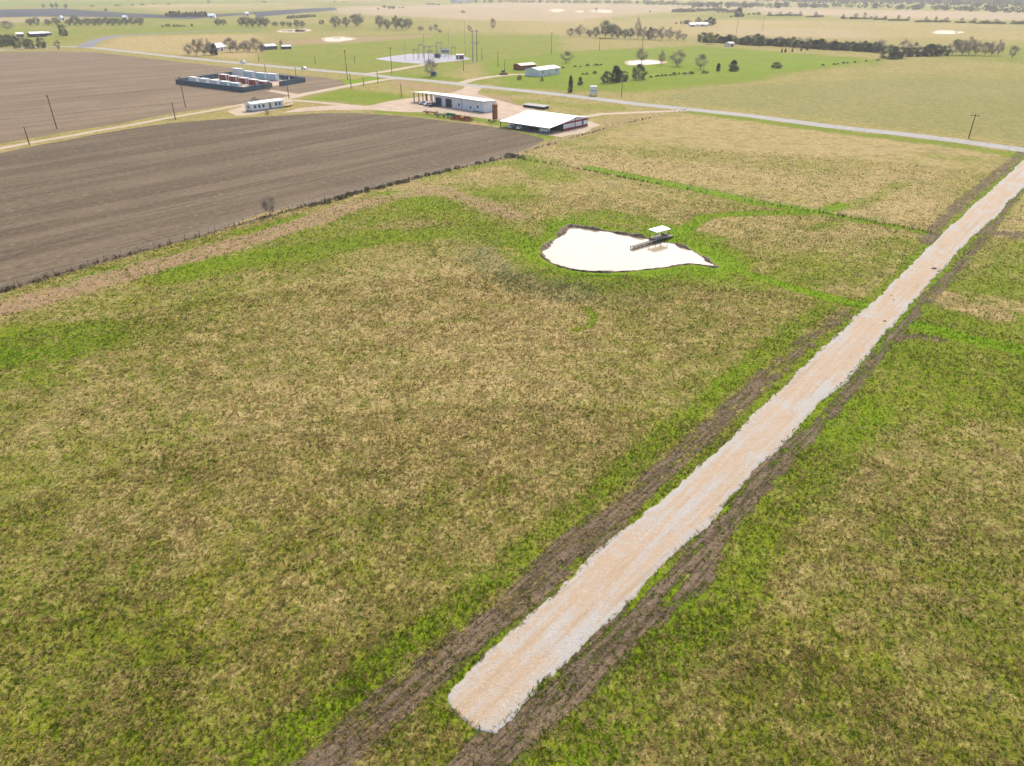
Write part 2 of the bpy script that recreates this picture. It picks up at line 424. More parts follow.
def sheet(name, poly, z, mat, step=2.0, jit=0.3, seed=0, kind='structure', skirt=0.0, label=None, cat=None):
    pts = resample(poly, step, jit, seed)
    bm = bmesh.new(); vs = [bm.verts.new((p[0], p[1], z)) for p in pts]
    f = bm.faces.new(vs); f.normal_update()
    if f.normal.z < 0: f.normal_flip(); vs = vs[::-1]
    if skirt:
        n = len(vs); low = []
        for i in range(n):
            a, b, c = vs[i - 1].co, vs[i].co, vs[(i + 1) % n].co
            t = (c - a); t.z = 0
            if t.length < 1e-6: t.x = 1
            t.normalize(); low.append(bm.verts.new((b.x + t.y * skirt, b.y - t.x * skirt, -0.03)))
        for i in range(n):
            j = (i + 1) % n; bm.faces.new((vs[i], low[i], low[j], vs[j]))
    bmesh.ops.triangulate(bm, faces=[q for q in bm.faces if len(q.verts) > 4])
    me = bpy.data.meshes.new(name); bm.to_mesh(me); bm.free(); me.materials.append(mat)
    o = bpy.data.objects.new(name, me); COL.objects.link(o)
    return tag(o, label, cat, None, kind)

def strip(pts, hw):
    """polygon round a polyline on the ground"""
    L = []; R = []
    for i, p in enumerate(pts):
        a = pts[max(i - 1, 0)]; b = pts[min(i + 1, len(pts) - 1)]
        tx, ty = b[0] - a[0], b[1] - a[1]; l = math.hypot(tx, ty)
        nx, ny = -ty / l, tx / l
        w_ = hw[i] if isinstance(hw, (list, tuple)) else hw
        L.append((p[0] + nx * w_, p[1] + ny * w_)); R.append((p[0] - nx * w_, p[1] - ny * w_))
    return L + R[::-1]

# ------------------------------------------------------------------ ground
def ground_material():
    s = NT('pasture_ground'); v = s.pos()
    A = s.attr('mixa'); B = s.attr('mixb')
    sa = s.n('ShaderNodeSeparateColor'); s.l(A.outputs['Color'], sa.inputs[0])
    sb = s.n('ShaderNodeSeparateColor'); s.l(B.outputs['Color'], sb.inputs[0])
    green, soil, rosy, weed, pink = sa.outputs[0], sa.outputs[1], sa.outputs[2], sb.outputs[0], sb.outputs[1]
    lush = sb.outputs[2]
    nf = s.noise(v, 2.2, 4, 0.72); ng = s.noise(v, 0.7, 4, 0.65); nb = s.noise(v, 0.06, 3, 0.6)
    nc = s.noise(v, 5.5, 3, 0.7)
    # dead grass: straw, pinkish brown, grey thatch
    tan = s.mix(s.smooth(ng, 0.36, 0.62), (0.43, 0.325, 0.140), (0.34, 0.25, 0.112))
    tan = s.mix(s.smooth(s.noise(v, 0.21, 4, 0.7), 0.46, 0.64), tan, (0.27, 0.20, 0.09))
    tan = s.mix(s.smooth(nc, 0.56, 0.72), tan, (0.50, 0.40, 0.22))
    tan = s.mix(s.smooth(nf, 0.56, 0.72), tan, (0.25, 0.195, 0.08))
    # live grass
    gr = s.mix(s.smooth(nb, 0.4, 0.62), (0.15, 0.17, 0.010), (0.19, 0.195, 0.014))
    gr = s.mix(s.smooth(ng, 0.45, 0.68), gr, (0.095, 0.125, 0.008))
    gr = s.mix(s.math('MULTIPLY', lush, 0.75), gr, (0.15, 0.265, 0.002))
    gr = s.mix(s.smooth(nf, 0.55, 0.75), gr, (0.05, 0.075, 0.006))
    f = s.math('ADD', green, s.math('MULTIPLY', s.math('SUBTRACT', nf, 0.5), 1.1))
    f = s.math('ADD', f, s.math('MULTIPLY', s.math('SUBTRACT', ng, 0.5), 0.45))
    base = s.mix(s.smooth(f, 0.26, 0.84), tan, gr)
    # far reddish fields
    pk = s.mix(s.smooth(s.noise(v, 0.012, 4, 0.6), 0.4, 0.65), (0.40, 0.29, 0.20), (0.34, 0.27, 0.17))
    base = s.mix(pink, base, pk)
    br = s.math('MULTIPLY', s.math('SUBTRACT', s.noise(v, 0.45, 4, 0.7), 0.5), 1.6)
    # grey-brown standing weeds
    wd = s.mix(s.smooth(nf, 0.4, 0.62), (0.20, 0.205, 0.085), (0.125, 0.145, 0.05))
    base = s.mix(s.smooth(s.math('ADD', weed, s.math('MULTIPLY', br, 0.7)), 0.25, 0.8), base, wd)
    # pinkish dry dirt with thin straw
    rs = s.mix(s.smooth(ng, 0.38, 0.66), (0.345, 0.225, 0.13), (0.26, 0.175, 0.10))
    rs = s.mix(s.smooth(nf, 0.57, 0.72), rs, (0.12, 0.085, 0.055))
    base = s.mix(s.smooth(s.math('ADD', rosy, s.math('MULTIPLY', br, 0.6)), 0.18, 0.62), base, rs)
    # churned wheel-rut soil, drawn out along the road
    vr = s.mapping(v, (1.6, 0.12, 1), -GRID_ROT)
    n1 = s.noise(vr, 1.1, 5, 0.72)
    sl_ = s.mix(s.smooth(n1, 0.40, 0.60), (0.082, 0.059, 0.037), (0.20, 0.146, 0.094))
    sl_ = s.mix(s.smooth(nf, 0.55, 0.7), sl_, (0.07, 0.052, 0.038))
    so_ = s.math('ADD', soil, s.math('MULTIPLY', s.math('SUBTRACT', n1, 0.5), 2.0))
    so_ = s.math('ADD', so_, s.math('MULTIPLY', br, 0.85))
    fs = s.smooth(so_, 0.24, 0.58)
    base = s.mix(fs, base, sl_)
    s.color(base); s.b.inputs['Roughness'].default_value = 1.0; s.b.inputs['Specular IOR Level'].default_value = 0.1
    h = s.math('ADD', s.math('MULTIPLY', nf, 1.0), s.math('MULTIPLY', ng, 1.2))
    h = s.math('ADD', h, s.math('MULTIPLY', n1, s.math('MULTIPLY', fs, 1.2)))
    s.bump(h, 0.9, 0.35)
    return s.m

def build_ground():
    th = np.concatenate([np.linspace(88, 60, 15)[:-1], np.linspace(60, 1.2, 500)[:-1], np.geomspace(1.2, 0.16, 34)])
    r = CAMH / np.tan(np.radians(th))
    az = np.concatenate([np.linspace(-180, -40, 29)[:-1], np.linspace(-40, 40, 680)[:-1], np.linspace(40, 180, 29)[:-1]])
    a = np.radians(az)
    RR, AA = np.meshgrid(r, a, indexing='ij')
    X = (RR * np.sin(AA)).ravel(); Y = (RR * np.cos(AA)).ravel()
    Z = berm(X, Y)
    nr, na = len(r), len(a)
    i, j = np.meshgrid(np.arange(nr - 1), np.arange(na), indexing='ij'); j2 = (j + 1) % na
    q = np.stack([i * na + j, i * na + j2, (i + 1) * na + j2, (i + 1) * na + j], -1).reshape(-1, 4)[:, ::-1]
    V = np.stack([X, Y, Z], 1); V = np.vstack([V, [[0, 0, 0]]]); c = len(V) - 1
    cap = np.stack([np.full(na, c), np.arange(na), (np.arange(na) + 1) % na], 1)[:, ::-1]
    idx = np.concatenate([q.ravel(), cap.ravel()]); lc = np.concatenate([np.full(len(q), 4), np.full(len(cap), 3)])
    o = mesh_np('ground', V, idx, lc, MAT['ground'], smooth=True)
    X = V[:, 0].astype(float); Y = V[:, 1].astype(float)
    zf = zone_fields(X, Y); g = greenness(X, Y) + zf['lush']
    R = np.hypot(X, Y)
    far = sstep(R, 500, 1600)
    g = g + 0.15 * (1 - sstep(R, 70, 190))           # live grass lies under the dead tufts
    g = g + 0.10 * far * (1 + 4 * fbm(X, Y, 260, 55, 2))
    A = np.ones((len(V), 4), np.float32); A[:, 0] = g; A[:, 1] = zf['soil']; A[:, 2] = zf['rosy']
    B = np.ones((len(V), 4), np.float32); B[:, 0] = zf['weed']; B[:, 1] = zf['pink']; B[:, 2] = np.clip(zf['lush'] * 1.6, 0, 1)
    for n, arr in (('mixa', A), ('mixb', B)):
        at = o.data.attributes.new(n, 'FLOAT_COLOR', 'POINT'); at.data.foreach_set('color', arr.ravel())
    tag(o, kind='structure'); return o

def grass_material(name, ramp, trans=0.3):
    s = NT(name); a = s.attr('tint').outputs['Fac']
    r = s.n('ShaderNodeValToRGB'); s.l(a, r.inputs[0])
    e = r.color_ramp.elements
    e[0].position, e[0].color = ramp[0][0], (*ramp[0][1], 1); e[1].position, e[1].color = ramp[-1][0], (*ramp[-1][1], 1)
    for p, c in ramp[1:-1]: q = e.new(p); q.color = (*c, 1)
    s.color(r.outputs[0])
    t = s.n('ShaderNodeBsdfTranslucent'); s.l(r.outputs[0], t.inputs[0])
    m = s.n('ShaderNodeMixShader'); m.inputs[0].default_value = trans
    s.l(s.b.outputs[0], m.inputs[1]); s.l(t.outputs[0], m.inputs[2]); s.l(m.outputs[0], s.out.inputs[0])
    return s.m

def blades(name, px, py, pz, size, tint, mat, nb=6, lean=(0.5, 1.25), width=0.16, label=None):
    """tufts: every tuft is a fan of bent tapering blades, all in one mesh"""
    n = len(px); N = n * nb
    cx, cy, cz, S, T = (np.repeat(q, nb) for q in (px, py, pz, size, tint))
    az = RNG.uniform(0, 2 * np.pi, N); ln = RNG.uniform(lean[0], lean[1], N)
    L = S * RNG.uniform(0.6, 1.25, N); W = S * width * RNG.uniform(0.6, 1.3, N)
    off = S * 0.35 * np.sqrt(RNG.uniform(0, 1, N)); oa = RNG.uniform(0, 2 * np.pi, N)
    bx = cx + off * np.cos(oa); by = cy + off * np.sin(oa)
    dx, dy = np.cos(az), np.sin(az)
    V = np.empty((N, 5, 3))
    mx = bx + dx * np.sin(ln * 0.55) * L * 0.55; my = by + dy * np.sin(ln * 0.55) * L * 0.55; mz = cz + np.cos(ln * 0.55) * L * 0.55
    tx = mx + dx * np.sin(ln) * L * 0.5; ty = my + dy * np.sin(ln) * L * 0.5; tz = np.maximum(mz + np.cos(ln) * L * 0.5, cz + 0.02)
    V[:, 0] = np.stack([bx - dy * W * 0.5, by + dx * W * 0.5, cz - 0.02], 1)
    V[:, 1] = np.stack([bx + dy * W * 0.5, by - dx * W * 0.5, cz - 0.02], 1)
    V[:, 2] = np.stack([mx + dy * W * 0.45, my - dx * W * 0.45, mz], 1)
    V[:, 3] = np.stack([mx - dy * W * 0.45, my + dx * W * 0.45, mz], 1)
    V[:, 4] = np.stack([tx, ty, tz], 1)
    b = np.arange(N)[:, None] * 5
    idx = np.concatenate([b + 0, b + 1, b + 2, b + 3, b + 3, b + 2, b + 4], 1).ravel()
    lc = np.tile([4, 3], N)
    o = mesh_np(name, V.reshape(-1, 3), idx, lc, mat)
    t = np.clip(np.repeat(T + RNG.normal(0, 0.06, N), 5), 0, 1).astype(np.float32)
    at = o.data.attributes.new('tint', 'FLOAT', 'POINT'); at.data.foreach_set('value', t)
    return tag(o, label, 'grass', None, 'stuff')

ROAD_IN = None
def build_grass():
    def scatter(r0, r1, dens):
        half = math.degrees(math.atan2(34, r0 * 0.9)) + 20 if r0 < 60 else 54
        area = (r1 * r1 - r0 * r0) / 2 * math.radians(2 * half)
        n = int(area * dens)
        r = np.sqrt(RNG.uniform(r0 * r0, r1 * r1, n)); a = np.radians(RNG.uniform(-half, half, n))
        return r * np.sin(a), r * np.cos(a)
    parts = [scatter(27, 45, 24), scatter(45, 75, 16), scatter(75, 120, 8.0), scatter(120, 175, 3.4), scatter(175, 240, 1.2)]
    x = np.concatenate([p[0] for p in parts]); y = np.concatenate([p[1] for p in parts])
    keep = sd(x, y, ROADPOLY) > 0.1 + 0.5 * fbm(x, y, 1.2, 9, 2)
    keep &= sd(x, y, POND) > 1.3
    keep &= ~inside(x, y, GP(FIELD)) & ~inside(x, y, GP(FIELD2))
    keep &= d_line(x, y, GP(PAVED)) > 4.5
    x, y = x[keep], y[keep]
    zf = zone_fields(x, y)
    bare = np.maximum(zf['soil'] * 1.15, zf['rosy'] * 0.85)
    keep = RNG.uniform(0, 1, len(x)) > bare
    x, y = x[keep], y[keep]; zf = {k: v[keep] for k, v in zf.items()}
    g = greenness(x, y) + zf['lush'] + RNG.normal(0, 0.27, len(x))
    R = np.hypot(x, y)
    z = berm(x, y)
    wd = RNG.uniform(0, 1, len(x)) < zf['weed'] * 0.65
    isg = (RNG.uniform(0, 1, len(x)) < sstep(g, 0.20, 0.92)) & ~wd
    dry = ~isg & ~wd
    big = 1.0 + 0.35 * sstep(R, 60, 150)
    clump = 0.75 + 0.7 * np.clip(fbm(x, y, 3.0, 31, 3) + 0.5, 0, 1)
    td = np.clip(0.56 + 0.9 * fbm(x, y, 5.0, 41, 3) + RNG.normal(0, 0.10, len(x)), 0, 1)
    tg = np.clip(0.30 + 0.7 * fbm(x, y, 8.0, 43, 3) + 0.9 * np.clip(zf['lush'], 0, 1) + RNG.normal(0, 0.12, len(x)), 0, 1)
    sz = RNG.uniform(0.75, 1.3, len(x)) * big * clump
    blades('dry_grass', x[dry], y[dry], z[dry], 0.24 * sz[dry], td[dry], MAT['dry_grass'], 6, (0.95, 1.52), 0.15, 'straw coloured dead grass matted over the pasture')
    blades('green_grass', x[isg], y[isg], z[isg], 0.19 * sz[isg], tg[isg], MAT['green_grass'], 6, (0.7, 1.4), 0.20, 'fresh green grass coming through the dead grass')
    k = wd
    blades('dead_weeds', x[k], y[k], z[k], 0.27 * sz[k], td[k], MAT['weed'], 6, (0.9, 1.5), 0.16, 'grey standing weeds on the slope of the pond dam')

def build_fence_weeds():
    P = resample(GP(FENCE_A), 0.35, 0, 0, False); P = np.array(P)
    x = P[:, 0] + RNG.normal(0, 0.35, len(P)); y = P[:, 1] + RNG.normal(0, 0.35, len(P))
    Q = np.array(resample(GP(FENCE_B) , 0.6, 0, 0, False)); U = np.array(resample(GP(FENCE_C), 0.5, 0, 0, False))
    x = np.concatenate([x, Q[:, 0] + RNG.normal(0, 0.4, len(Q)), U[:, 0] + RNG.normal(0, 0.3, len(U))])
    y = np.concatenate([y, Q[:, 1] + RNG.normal(0, 0.4, len(Q)), U[:, 1] + RNG.normal(0, 0.3, len(U))])
    k = RNG.uniform(0, 1, len(x)) < 0.5 + 1.6 * fbm(x, y, 9, 77, 2); x, y = x[k], y[k]
    s = 0.55 * RNG.uniform(0.6, 1.5, len(x))
    blades('fence_weeds', x, y, 0 * x, s, np.clip(RNG.normal(0.35, 0.25, len(x)), 0, 1), MAT['fence_weed'], 8, (0.3, 1.1), 0.14, 'dark rank weeds standing along the wire fences')

MAT = {}
MAT['ground'] = ground_material()
MAT['dry_grass'] = grass_material('dry_grass', [(0, (0.26, 0.19, 0.07)), (0.35, (0.38, 0.285, 0.105)), (0.7, (0.49, 0.385, 0.145)), (1, (0.60, 0.49, 0.23))], 0.6)
MAT['green_grass'] = grass_material('green_grass', [(0, (0.085, 0.105, 0.010)), (0.4, (0.135, 0.170, 0.008)), (0.72, (0.155, 0.235, 0.004)), (1, (0.165, 0.295, 0.002))], 0.6)
MAT['weed'] = grass_material('weed', [(0, (0.14, 0.15, 0.05)), (0.5, (0.24, 0.225, 0.09)), (1, (0.36, 0.31, 0.15))], 0.5)
MAT['fence_weed'] = grass_material('fence_weed', [(0, (0.07, 0.055, 0.032)), (0.5, (0.15, 0.115, 0.065)), (1, (0.28, 0.215, 0.115))], 0.3)
build_ground()
build_grass()
build_fence_weeds()

# ------------------------------------------------------------------ field, roads, water
def soil_material(name, c1, c2, c3, amp=1.0):
    s = NT(name); v = s.pos()
    vr = s.mapping(v, (1.0, 0.035, 1), -GRID_ROT)       # tillage runs along the survey grid
    n1 = s.noise(vr, 0.13, 5, 0.62); n2 = s.noise(vr, 0.9, 3, 0.6)
    n3 = s.noise(s.mapping(v, (1.0, 0.45, 1), -GRID_ROT), 1.3, 5, 0.8); n4 = s.noise(v, 0.03, 4, 0.6)
    c = s.mix(s.smooth(n1, 0.41, 0.59), c1, c2)
    c = s.mix(s.math('MULTIPLY', s.smooth(n2, 0.5, 0.68), 0.55 * amp), c, c3)
    c = s.mix(s.math('MULTIPLY', s.smooth(n4, 0.42, 0.66), 0.5), c, tuple(0.5 * (a + b) * 0.92 for a, b in zip(c1, c3)))
    c = s.mix(s.math('MULTIPLY', s.smooth(n3, 0.55, 0.68), 0.85), c, (0.30, 0.235, 0.15))     # stubble bits
    c = s.mix(s.math('MULTIPLY', s.smooth(n3, 0.45, 0.33), 0.8), c, tuple(x * 0.55 for x in c3))
    s.color(c); s.b.inputs['Roughness'].default_value = 1; s.b.inputs['Specular IOR Level'].default_value = 0.1
    h = s.math('ADD', s.math('MULTIPLY', n2, 1.2), s.math('MULTIPLY', n3, 0.9))
    s.bump(h, 0.9, 0.25); return s.m

def gravel_material(name, c1, c2, c3, along=0.06, bumpd=0.05, fine=3.0):
    s = NT(name); v = s.pos()
    vr = s.mapping(v, (1.0, along, 1), -GRID_ROT)
    n1 = s.noise(vr, 1.1, 4, 0.6); n2 = s.noise(v, 0.16, 4, 0.65); n3 = s.noise(v, fine, 4, 0.75)
    c = s.mix(s.smooth(s.math('ADD', s.math('MULTIPLY', n2, 0.75), s.math('MULTIPLY', n1, 0.35)), 0.44, 0.66), c1, c2)
    c = s.mix(s.math('MULTIPLY', s.smooth(n1, 0.52, 0.68), 0.6), c, c3)
    c = s.mix(s.math('MULTIPLY', s.smooth(n3, 0.60, 0.75), 0.55), c, tuple(x * 0.62 for x in c3))
    c = s.mix(s.math('MULTIPLY', s.smooth(n3, 0.42, 0.28), 0.6), c, tuple(min(0.75, x * 1.3) for x in c1))
    s.color(c); s.b.inputs['Roughness'].default_value = 1; s.b.inputs['Specular IOR Level'].default_value = 0.15
    s.bump(s.math('ADD', n3, s.math('MULTIPLY', n1, 0.6)), 0.7, bumpd); return s.m

MAT['plough'] = soil_material('ploughed_soil', (0.158, 0.120, 0.077), (0.110, 0.083, 0.053), (0.062, 0.046, 0.030))
MAT['plough2'] = soil_material('ploughed_soil_pale', (0.215, 0.160, 0.103), (0.168, 0.125, 0.081), (0.11, 0.081, 0.054))
MAT['dark_field'] = soil_material('dark_tilled_soil', (0.045, 0.055, 0.072), (0.04, 0.05, 0.062), (0.03, 0.036, 0.045))
def road_gravel():
    s = NT('white_rock_gravel'); v = s.pos(); ac = s.attr('across').outputs['Fac']
    vr = s.mapping(v, (1.0, 0.05, 1), -GRID_ROT)
    n1 = s.noise(vr, 1.3, 4, 0.65); n2 = s.noise(s.mapping(v, (1.0, 0.5, 1), -GRID_ROT), 0.20, 4, 0.7); n3 = s.noise(v, 4.5, 5, 0.8); n4 = s.noise(v, 1.1, 4, 0.7)
    tan, pale, grey = (0.405, 0.305, 0.21), (0.42, 0.35, 0.27), (0.385, 0.365, 0.335)
    c = s.mix(s.smooth(s.math('ADD', s.math('MULTIPLY', n2, 0.75), s.math('MULTIPLY', n1, 0.35)), 0.52, 0.68), tan, grey)
    c = s.mix(s.math('MULTIPLY', s.smooth(n4, 0.5, 0.66), 0.5), c, pale)
    e = s.math('ADD', ac, s.math('MULTIPLY', s.math('SUBTRACT', n4, 0.5), 0.9))
    c = s.mix(s.math('MULTIPLY', s.smooth(e, 0.62, 1.0), 0.8), c, grey)             # clean grey rock spilled at the edges
    c = s.mix(s.math('MULTIPLY', s.smooth(n1, 0.50, 0.64), 0.5), c, grey)           # streaks left by the grader
    c = s.mix(s.math('MULTIPLY', s.smooth(n1, 0.44, 0.34), 0.45), c, (0.33, 0.24, 0.155))
    c = s.mix(s.math('MULTIPLY', s.smooth(n3, 0.56, 0.70), 0.75), c, (0.23, 0.185, 0.14))
    c = s.mix(s.math('MULTIPLY', s.smooth(n3, 0.44, 0.32), 0.65), c, (0.60, 0.54, 0.46))
    s.color(c); s.b.inputs['Roughness'].default_value = 1; s.b.inputs['Specular IOR Level'].default_value = 0.15
    s.bump(s.math('ADD', n3, s.math('MULTIPLY', n1, 0.6)), 0.9, 0.09); return s.m
MAT['gravel'] = road_gravel()
MAT['paved'] = gravel_material('chip_seal', (0.34, 0.325, 0.295), (0.30, 0.29, 0.265), (0.25, 0.24, 0.22), 0.02, 0.01)
MAT['tar'] = gravel_material('grey_tar', (0.20, 0.20, 0.21), (0.17, 0.17, 0.18), (0.15, 0.15, 0.15), 0.05, 0.01)
MAT['track'] = gravel_material('caliche_track', (0.44, 0.34, 0.24), (0.40, 0.32, 0.24), (0.30, 0.23, 0.165), 0.1, 0.03, 1.2)
MAT['yard'] = gravel_material('yard_dirt', (0.45, 0.35, 0.26), (0.38, 0.29, 0.215), (0.29, 0.225, 0.17), 0.4, 0.03, 0.9)
MAT['pad'] = gravel_material('pad_gravel', (0.38, 0.37, 0.40), (0.33, 0.32, 0.345), (0.27, 0.265, 0.28), 0.3, 0.03, 0.9)

sheet('ploughed_field', GP(FIELD), 0.010, MAT['plough'], 2.0, 0.45, 1)
sheet('ploughed_field', GP(FIELD2), 0.010, MAT['plough2'], 3.0, 0.8, 2)
for k, pl in enumerate(([(-90, 10), (0, 9.5), (60, 8.5), (128, 13), (180, 15.5), (256, 12.5), (256, 14), (190, 19), (110, 17), (40, 16.5), (-90, 19)],
                        [(253, 12), (300, 9), (334, 7.3), (338, 10), (300, 13), (256, 17)])):
    sheet('dark_tilled_field', GP(pl), 0.010, MAT['dark_field'], 20, 2, 5 + k)

def gravel_road():
    """spread rock, a hand deep, with ragged edges, two faint wheel tracks and a blunt near end"""
    def along(px, y0=None):
        P = np.array(GP(px)); o = P @ np.array(AY); w_ = P @ np.array(AX); k = np.argsort(o); return o[k], w_[k]
    lo, lw = along(ROAD_L); ro, rw = along(ROAD_R)
    s0, s1 = min(lo[0], ro[0]) - .35, max(lo[-1], ro[-1])
    st = np.concatenate([np.arange(s0, 160, .16), np.arange(160, s1, .45)])
    L = np.interp(st, lo, lw); R = np.interp(st, ro, rw)
    def rag(seed): return 1.15 * fbm(st, 0 * st, 5.0, seed, 3) + .5 * fbm(st, 0 * st, 1.3, seed + 5, 4) + .16 * vn(st, 0 * st, .33, seed + 9)
    def bites(seed):
        n = vn(st, 0 * st, .9, seed); return .55 * np.clip(n - .22, 0, 1) * (0.5 + vn(st, 0 * st, 7.0, seed + 3)) * 3
    L = L + rag(301) - .22 + bites(351); R = R + rag(331) + .22 - bites(371)
    # the near end is a blunt rounded tip
    q = np.clip((st - s0) / 1.1, 0, 1); mid = (L + R) / 2; half = (R - L) / 2 * np.sqrt(np.clip(1 - (1 - q) ** 3, 0.45, 1)) * (1 + .25 * vn(st, 0 * st, .5, 77) * (q < 1))
    u = np.array([-1.05, -1.0, -.93, -.8, -.62, -.5, -.38, -.2, 0, .2, .38, .5, .62, .8, .93, 1.0, 1.05])
    X = mid[:, None] + half[:, None] * u[None]; Y = np.repeat(st[:, None], len(u), 1)
    prof = .045 + .05 * (1 - u ** 2) - .022 * np.exp(-((np.abs(u) - .46) / .12) ** 2)
    Z = prof[None] + .02 * fbm(X, Y, 1.5, 401, 3) + .012 * vn(X, Y, .3, 431)
    Z[:, 0] = Z[:, -1] = -.04; Z[0, :] = -.04
    Z[:, 1] = np.minimum(Z[:, 1], .02); Z[:, -2] = np.minimum(Z[:, -2], .02)
    V = np.stack([X * AX[0] + Y * AY[0], X * AX[1] + Y * AY[1], Z], 2).reshape(-1, 3)
    n, m = X.shape; i, j = np.meshgrid(np.arange(n - 1), np.arange(m - 1), indexing='ij')
    f = np.stack([i * m + j, i * m + j + 1, (i + 1) * m + j + 1, (i + 1) * m + j], -1).reshape(-1, 4)
    o = mesh_np('gravel_road', V, f.ravel(), np.full(len(f), 4), MAT['gravel'], smooth=True)
    U = np.repeat(np.tile(np.abs(u), n)[:, None], 1, 1).ravel().astype(np.float32)
    at = o.data.attributes.new('across', 'FLOAT', 'POINT'); at.data.foreach_set('value', U)
    tag(o, kind='structure')
gravel_road()
sheet('paved_road', strip(GP(PAVED), 4.0), 0.030, MAT['paved'], 4, 0.25, 4)
sheet('paved_road', strip(GP([(84, 47.5), (88, 44.5), (95, 41), (105, 38), (118, 35.5), (150, 33.5), (200, 31.5), (256, 30)]), 6.0), 0.034, MAT['tar'], 6, 0.4, 6)

def track(pts, hw, mat='track', z=0.018, seed=0, name='farm_track', step=2.0, jit=0.5):
    sheet(name, strip(GP(pts), hw), z, MAT[mat], step, jit, seed)
track([(-60, 161), (0, 148.5), (60, 137.5), (128, 125.5), (170, 117.5), (215, 110), (246, 104)], 1.7, seed=11)
track([(240, 106), (265, 102), (290, 97.5), (310, 93), (345, 86.5), (384, 79.6), (400, 78.3)], 3.0, seed=12, z=0.022)
track([(286, 100), (310, 101.5), (340, 104.5), (372, 107.5)], 2.2, seed=13, z=0.026)
track([(268, 90.5), (282, 92.5), (298, 95.5)], 2.6, seed=14, z=0.026)
track([(580, 117.5), (600, 114.2), (640, 112.3), (672, 111.2), (692, 109.8)], 2.2, seed=15)
track([(363, 74.5), (392, 70.5), (412, 66.8), (428, 64)], 3.2, seed=16, z=0.022)
track([(460, 83.7), (472, 80), (490, 77), (512, 74.5), (530, 74.5)], 3.0, seed=17, z=0.022)
MAT['plough_dark'] = soil_material('packed_soil', (0.105, 0.08, 0.055), (0.085, 0.065, 0.045), (0.06, 0.045, 0.032))
for k, (pts, hw) in enumerate((([(0, 120), (50, 115.6), (100, 110), (178, 103)], .8), ([(0, 103.4), (60, 98.6), (130, 92.4), (172, 88.6)], .7), ([(-5, 113), (45, 108)], .6), ([(398, 141.6), (425, 137), (448, 131.4), (463, 128.2)], .55), ([(10, 171), (70, 160), (150, 147), (240, 134)], .5), ([(0, 262), (40, 247), (72, 237)], .35))):
    sheet('wheel_track', strip(GP(pts), hw), 0.014, MAT['plough_dark'], 1.2, 0.5, 60 + k)
YARD = [(283, 113), (300, 108), (330, 105.5), (368, 106), (392, 100.5), (420, 97), (446, 94.5), (462, 89), (466, 86), (482, 87), (476, 94), (500, 100), (515, 105), (540, 108), (528, 112), (516, 117), (505, 121), (480, 118), (455, 114.5), (425, 112), (400, 112), (372, 110), (330, 110), (300, 112)]
sheet('farm_yard', GP(YARD), 0.022, MAT['yard'], 2.5, 0.8, 21)
sheet('farm_yard', GP([(228, 111), (246, 105.5), (286, 99), (294, 103), (280, 109), (252, 115), (236, 116)]), 0.014, MAT['track'], 2.5, 0.9, 22)
sheet('farm_yard', GP([(508, 124), (520, 120), (590, 121), (600, 125), (585, 132), (560, 137), (535, 134), (515, 129)]), 0.014, MAT['track'], 2.5, 0.9, 23)
sheet('gravel_pad', GP([(374, 58.6), (392, 56.2), (410, 54), (432, 53.5), (452, 55), (466, 56.8), (471, 59), (458, 60.8), (443, 62.2), (425, 64), (405, 62.8), (388, 61)]), 0.014, MAT['pad'], 5, 1.2, 24)
sheet('gravel_pad', GP([(182, 83.3), (238, 75.5), (303, 81), (244, 91)]), 0.018, MAT['yard'], 5, 0.5, 25)

def water_material(name, c, rough=0.06, ior=1.45):
    s = NT(name); v = s.pos()
    s.color(s.mix(s.smooth(s.noise(v, 0.12, 3, 0.6), 0.35, 0.65), c, tuple(x * 0.9 for x in c)))
    s.b.inputs['Roughness'].default_value = rough; s.b.inputs['Specular IOR Level'].default_value = 0.5; s.b.inputs['IOR'].default_value = ior
    s.b.inputs['Coat Weight'].default_value = 0.5; s.b.inputs['Coat Roughness'].default_value = 0.04; s.b.inputs['Coat IOR'].default_value = 1.4
    s.bump(s.noise(s.mapping(v, (1, 2.4, 1), .4), 1.6, 4, 0.65), 0.16, 0.06); return s.m
MAT['water'] = water_material('muddy_water', (0.37, 0.295, 0.20), 0.07, 1.45)
tag(sheet('pond_water', POND, 0.05, MAT['water'], 0.6, 0.12, 31), kind='structure')
for k, (x, y, w_, h_) in enumerate(((292, 31, 12, 1.4), (302, 30.4, 7, 1.2), (337, 39.3, 14, 1.8), (557, 10.6, 7, 1.2), (580, 11.5, 4, 0.8), (603, 11.2, 10, 1.4), (946, 32.2, 11, 1.8), (959, 32.4, 4, 0.8), (643, 62.6, 17, 1.9))):
    P = [(x + w_ * math.cos(t) * (1 + 0.15 * math.sin(3 * t + k)), y + h_ * math.sin(t) * (1 + 0.2 * math.cos(2 * t + k))) for t in np.linspace(0, 2 * math.pi, 22)[:-1]]
    Q = [(x + (q[0] - x) * 1.25 + .4 * math.sin(k), y + (q[1] - y) * 1.5 - .12) for q in P]
    sheet('pond_margin', GP(Q), 0.015, MAT['yard'], 8, 1.0, 80 + k)
    tag(sheet('stock_pond_water', GP(P), 0.020, MAT['water'], 8, 0.3, 40 + k), kind='structure')

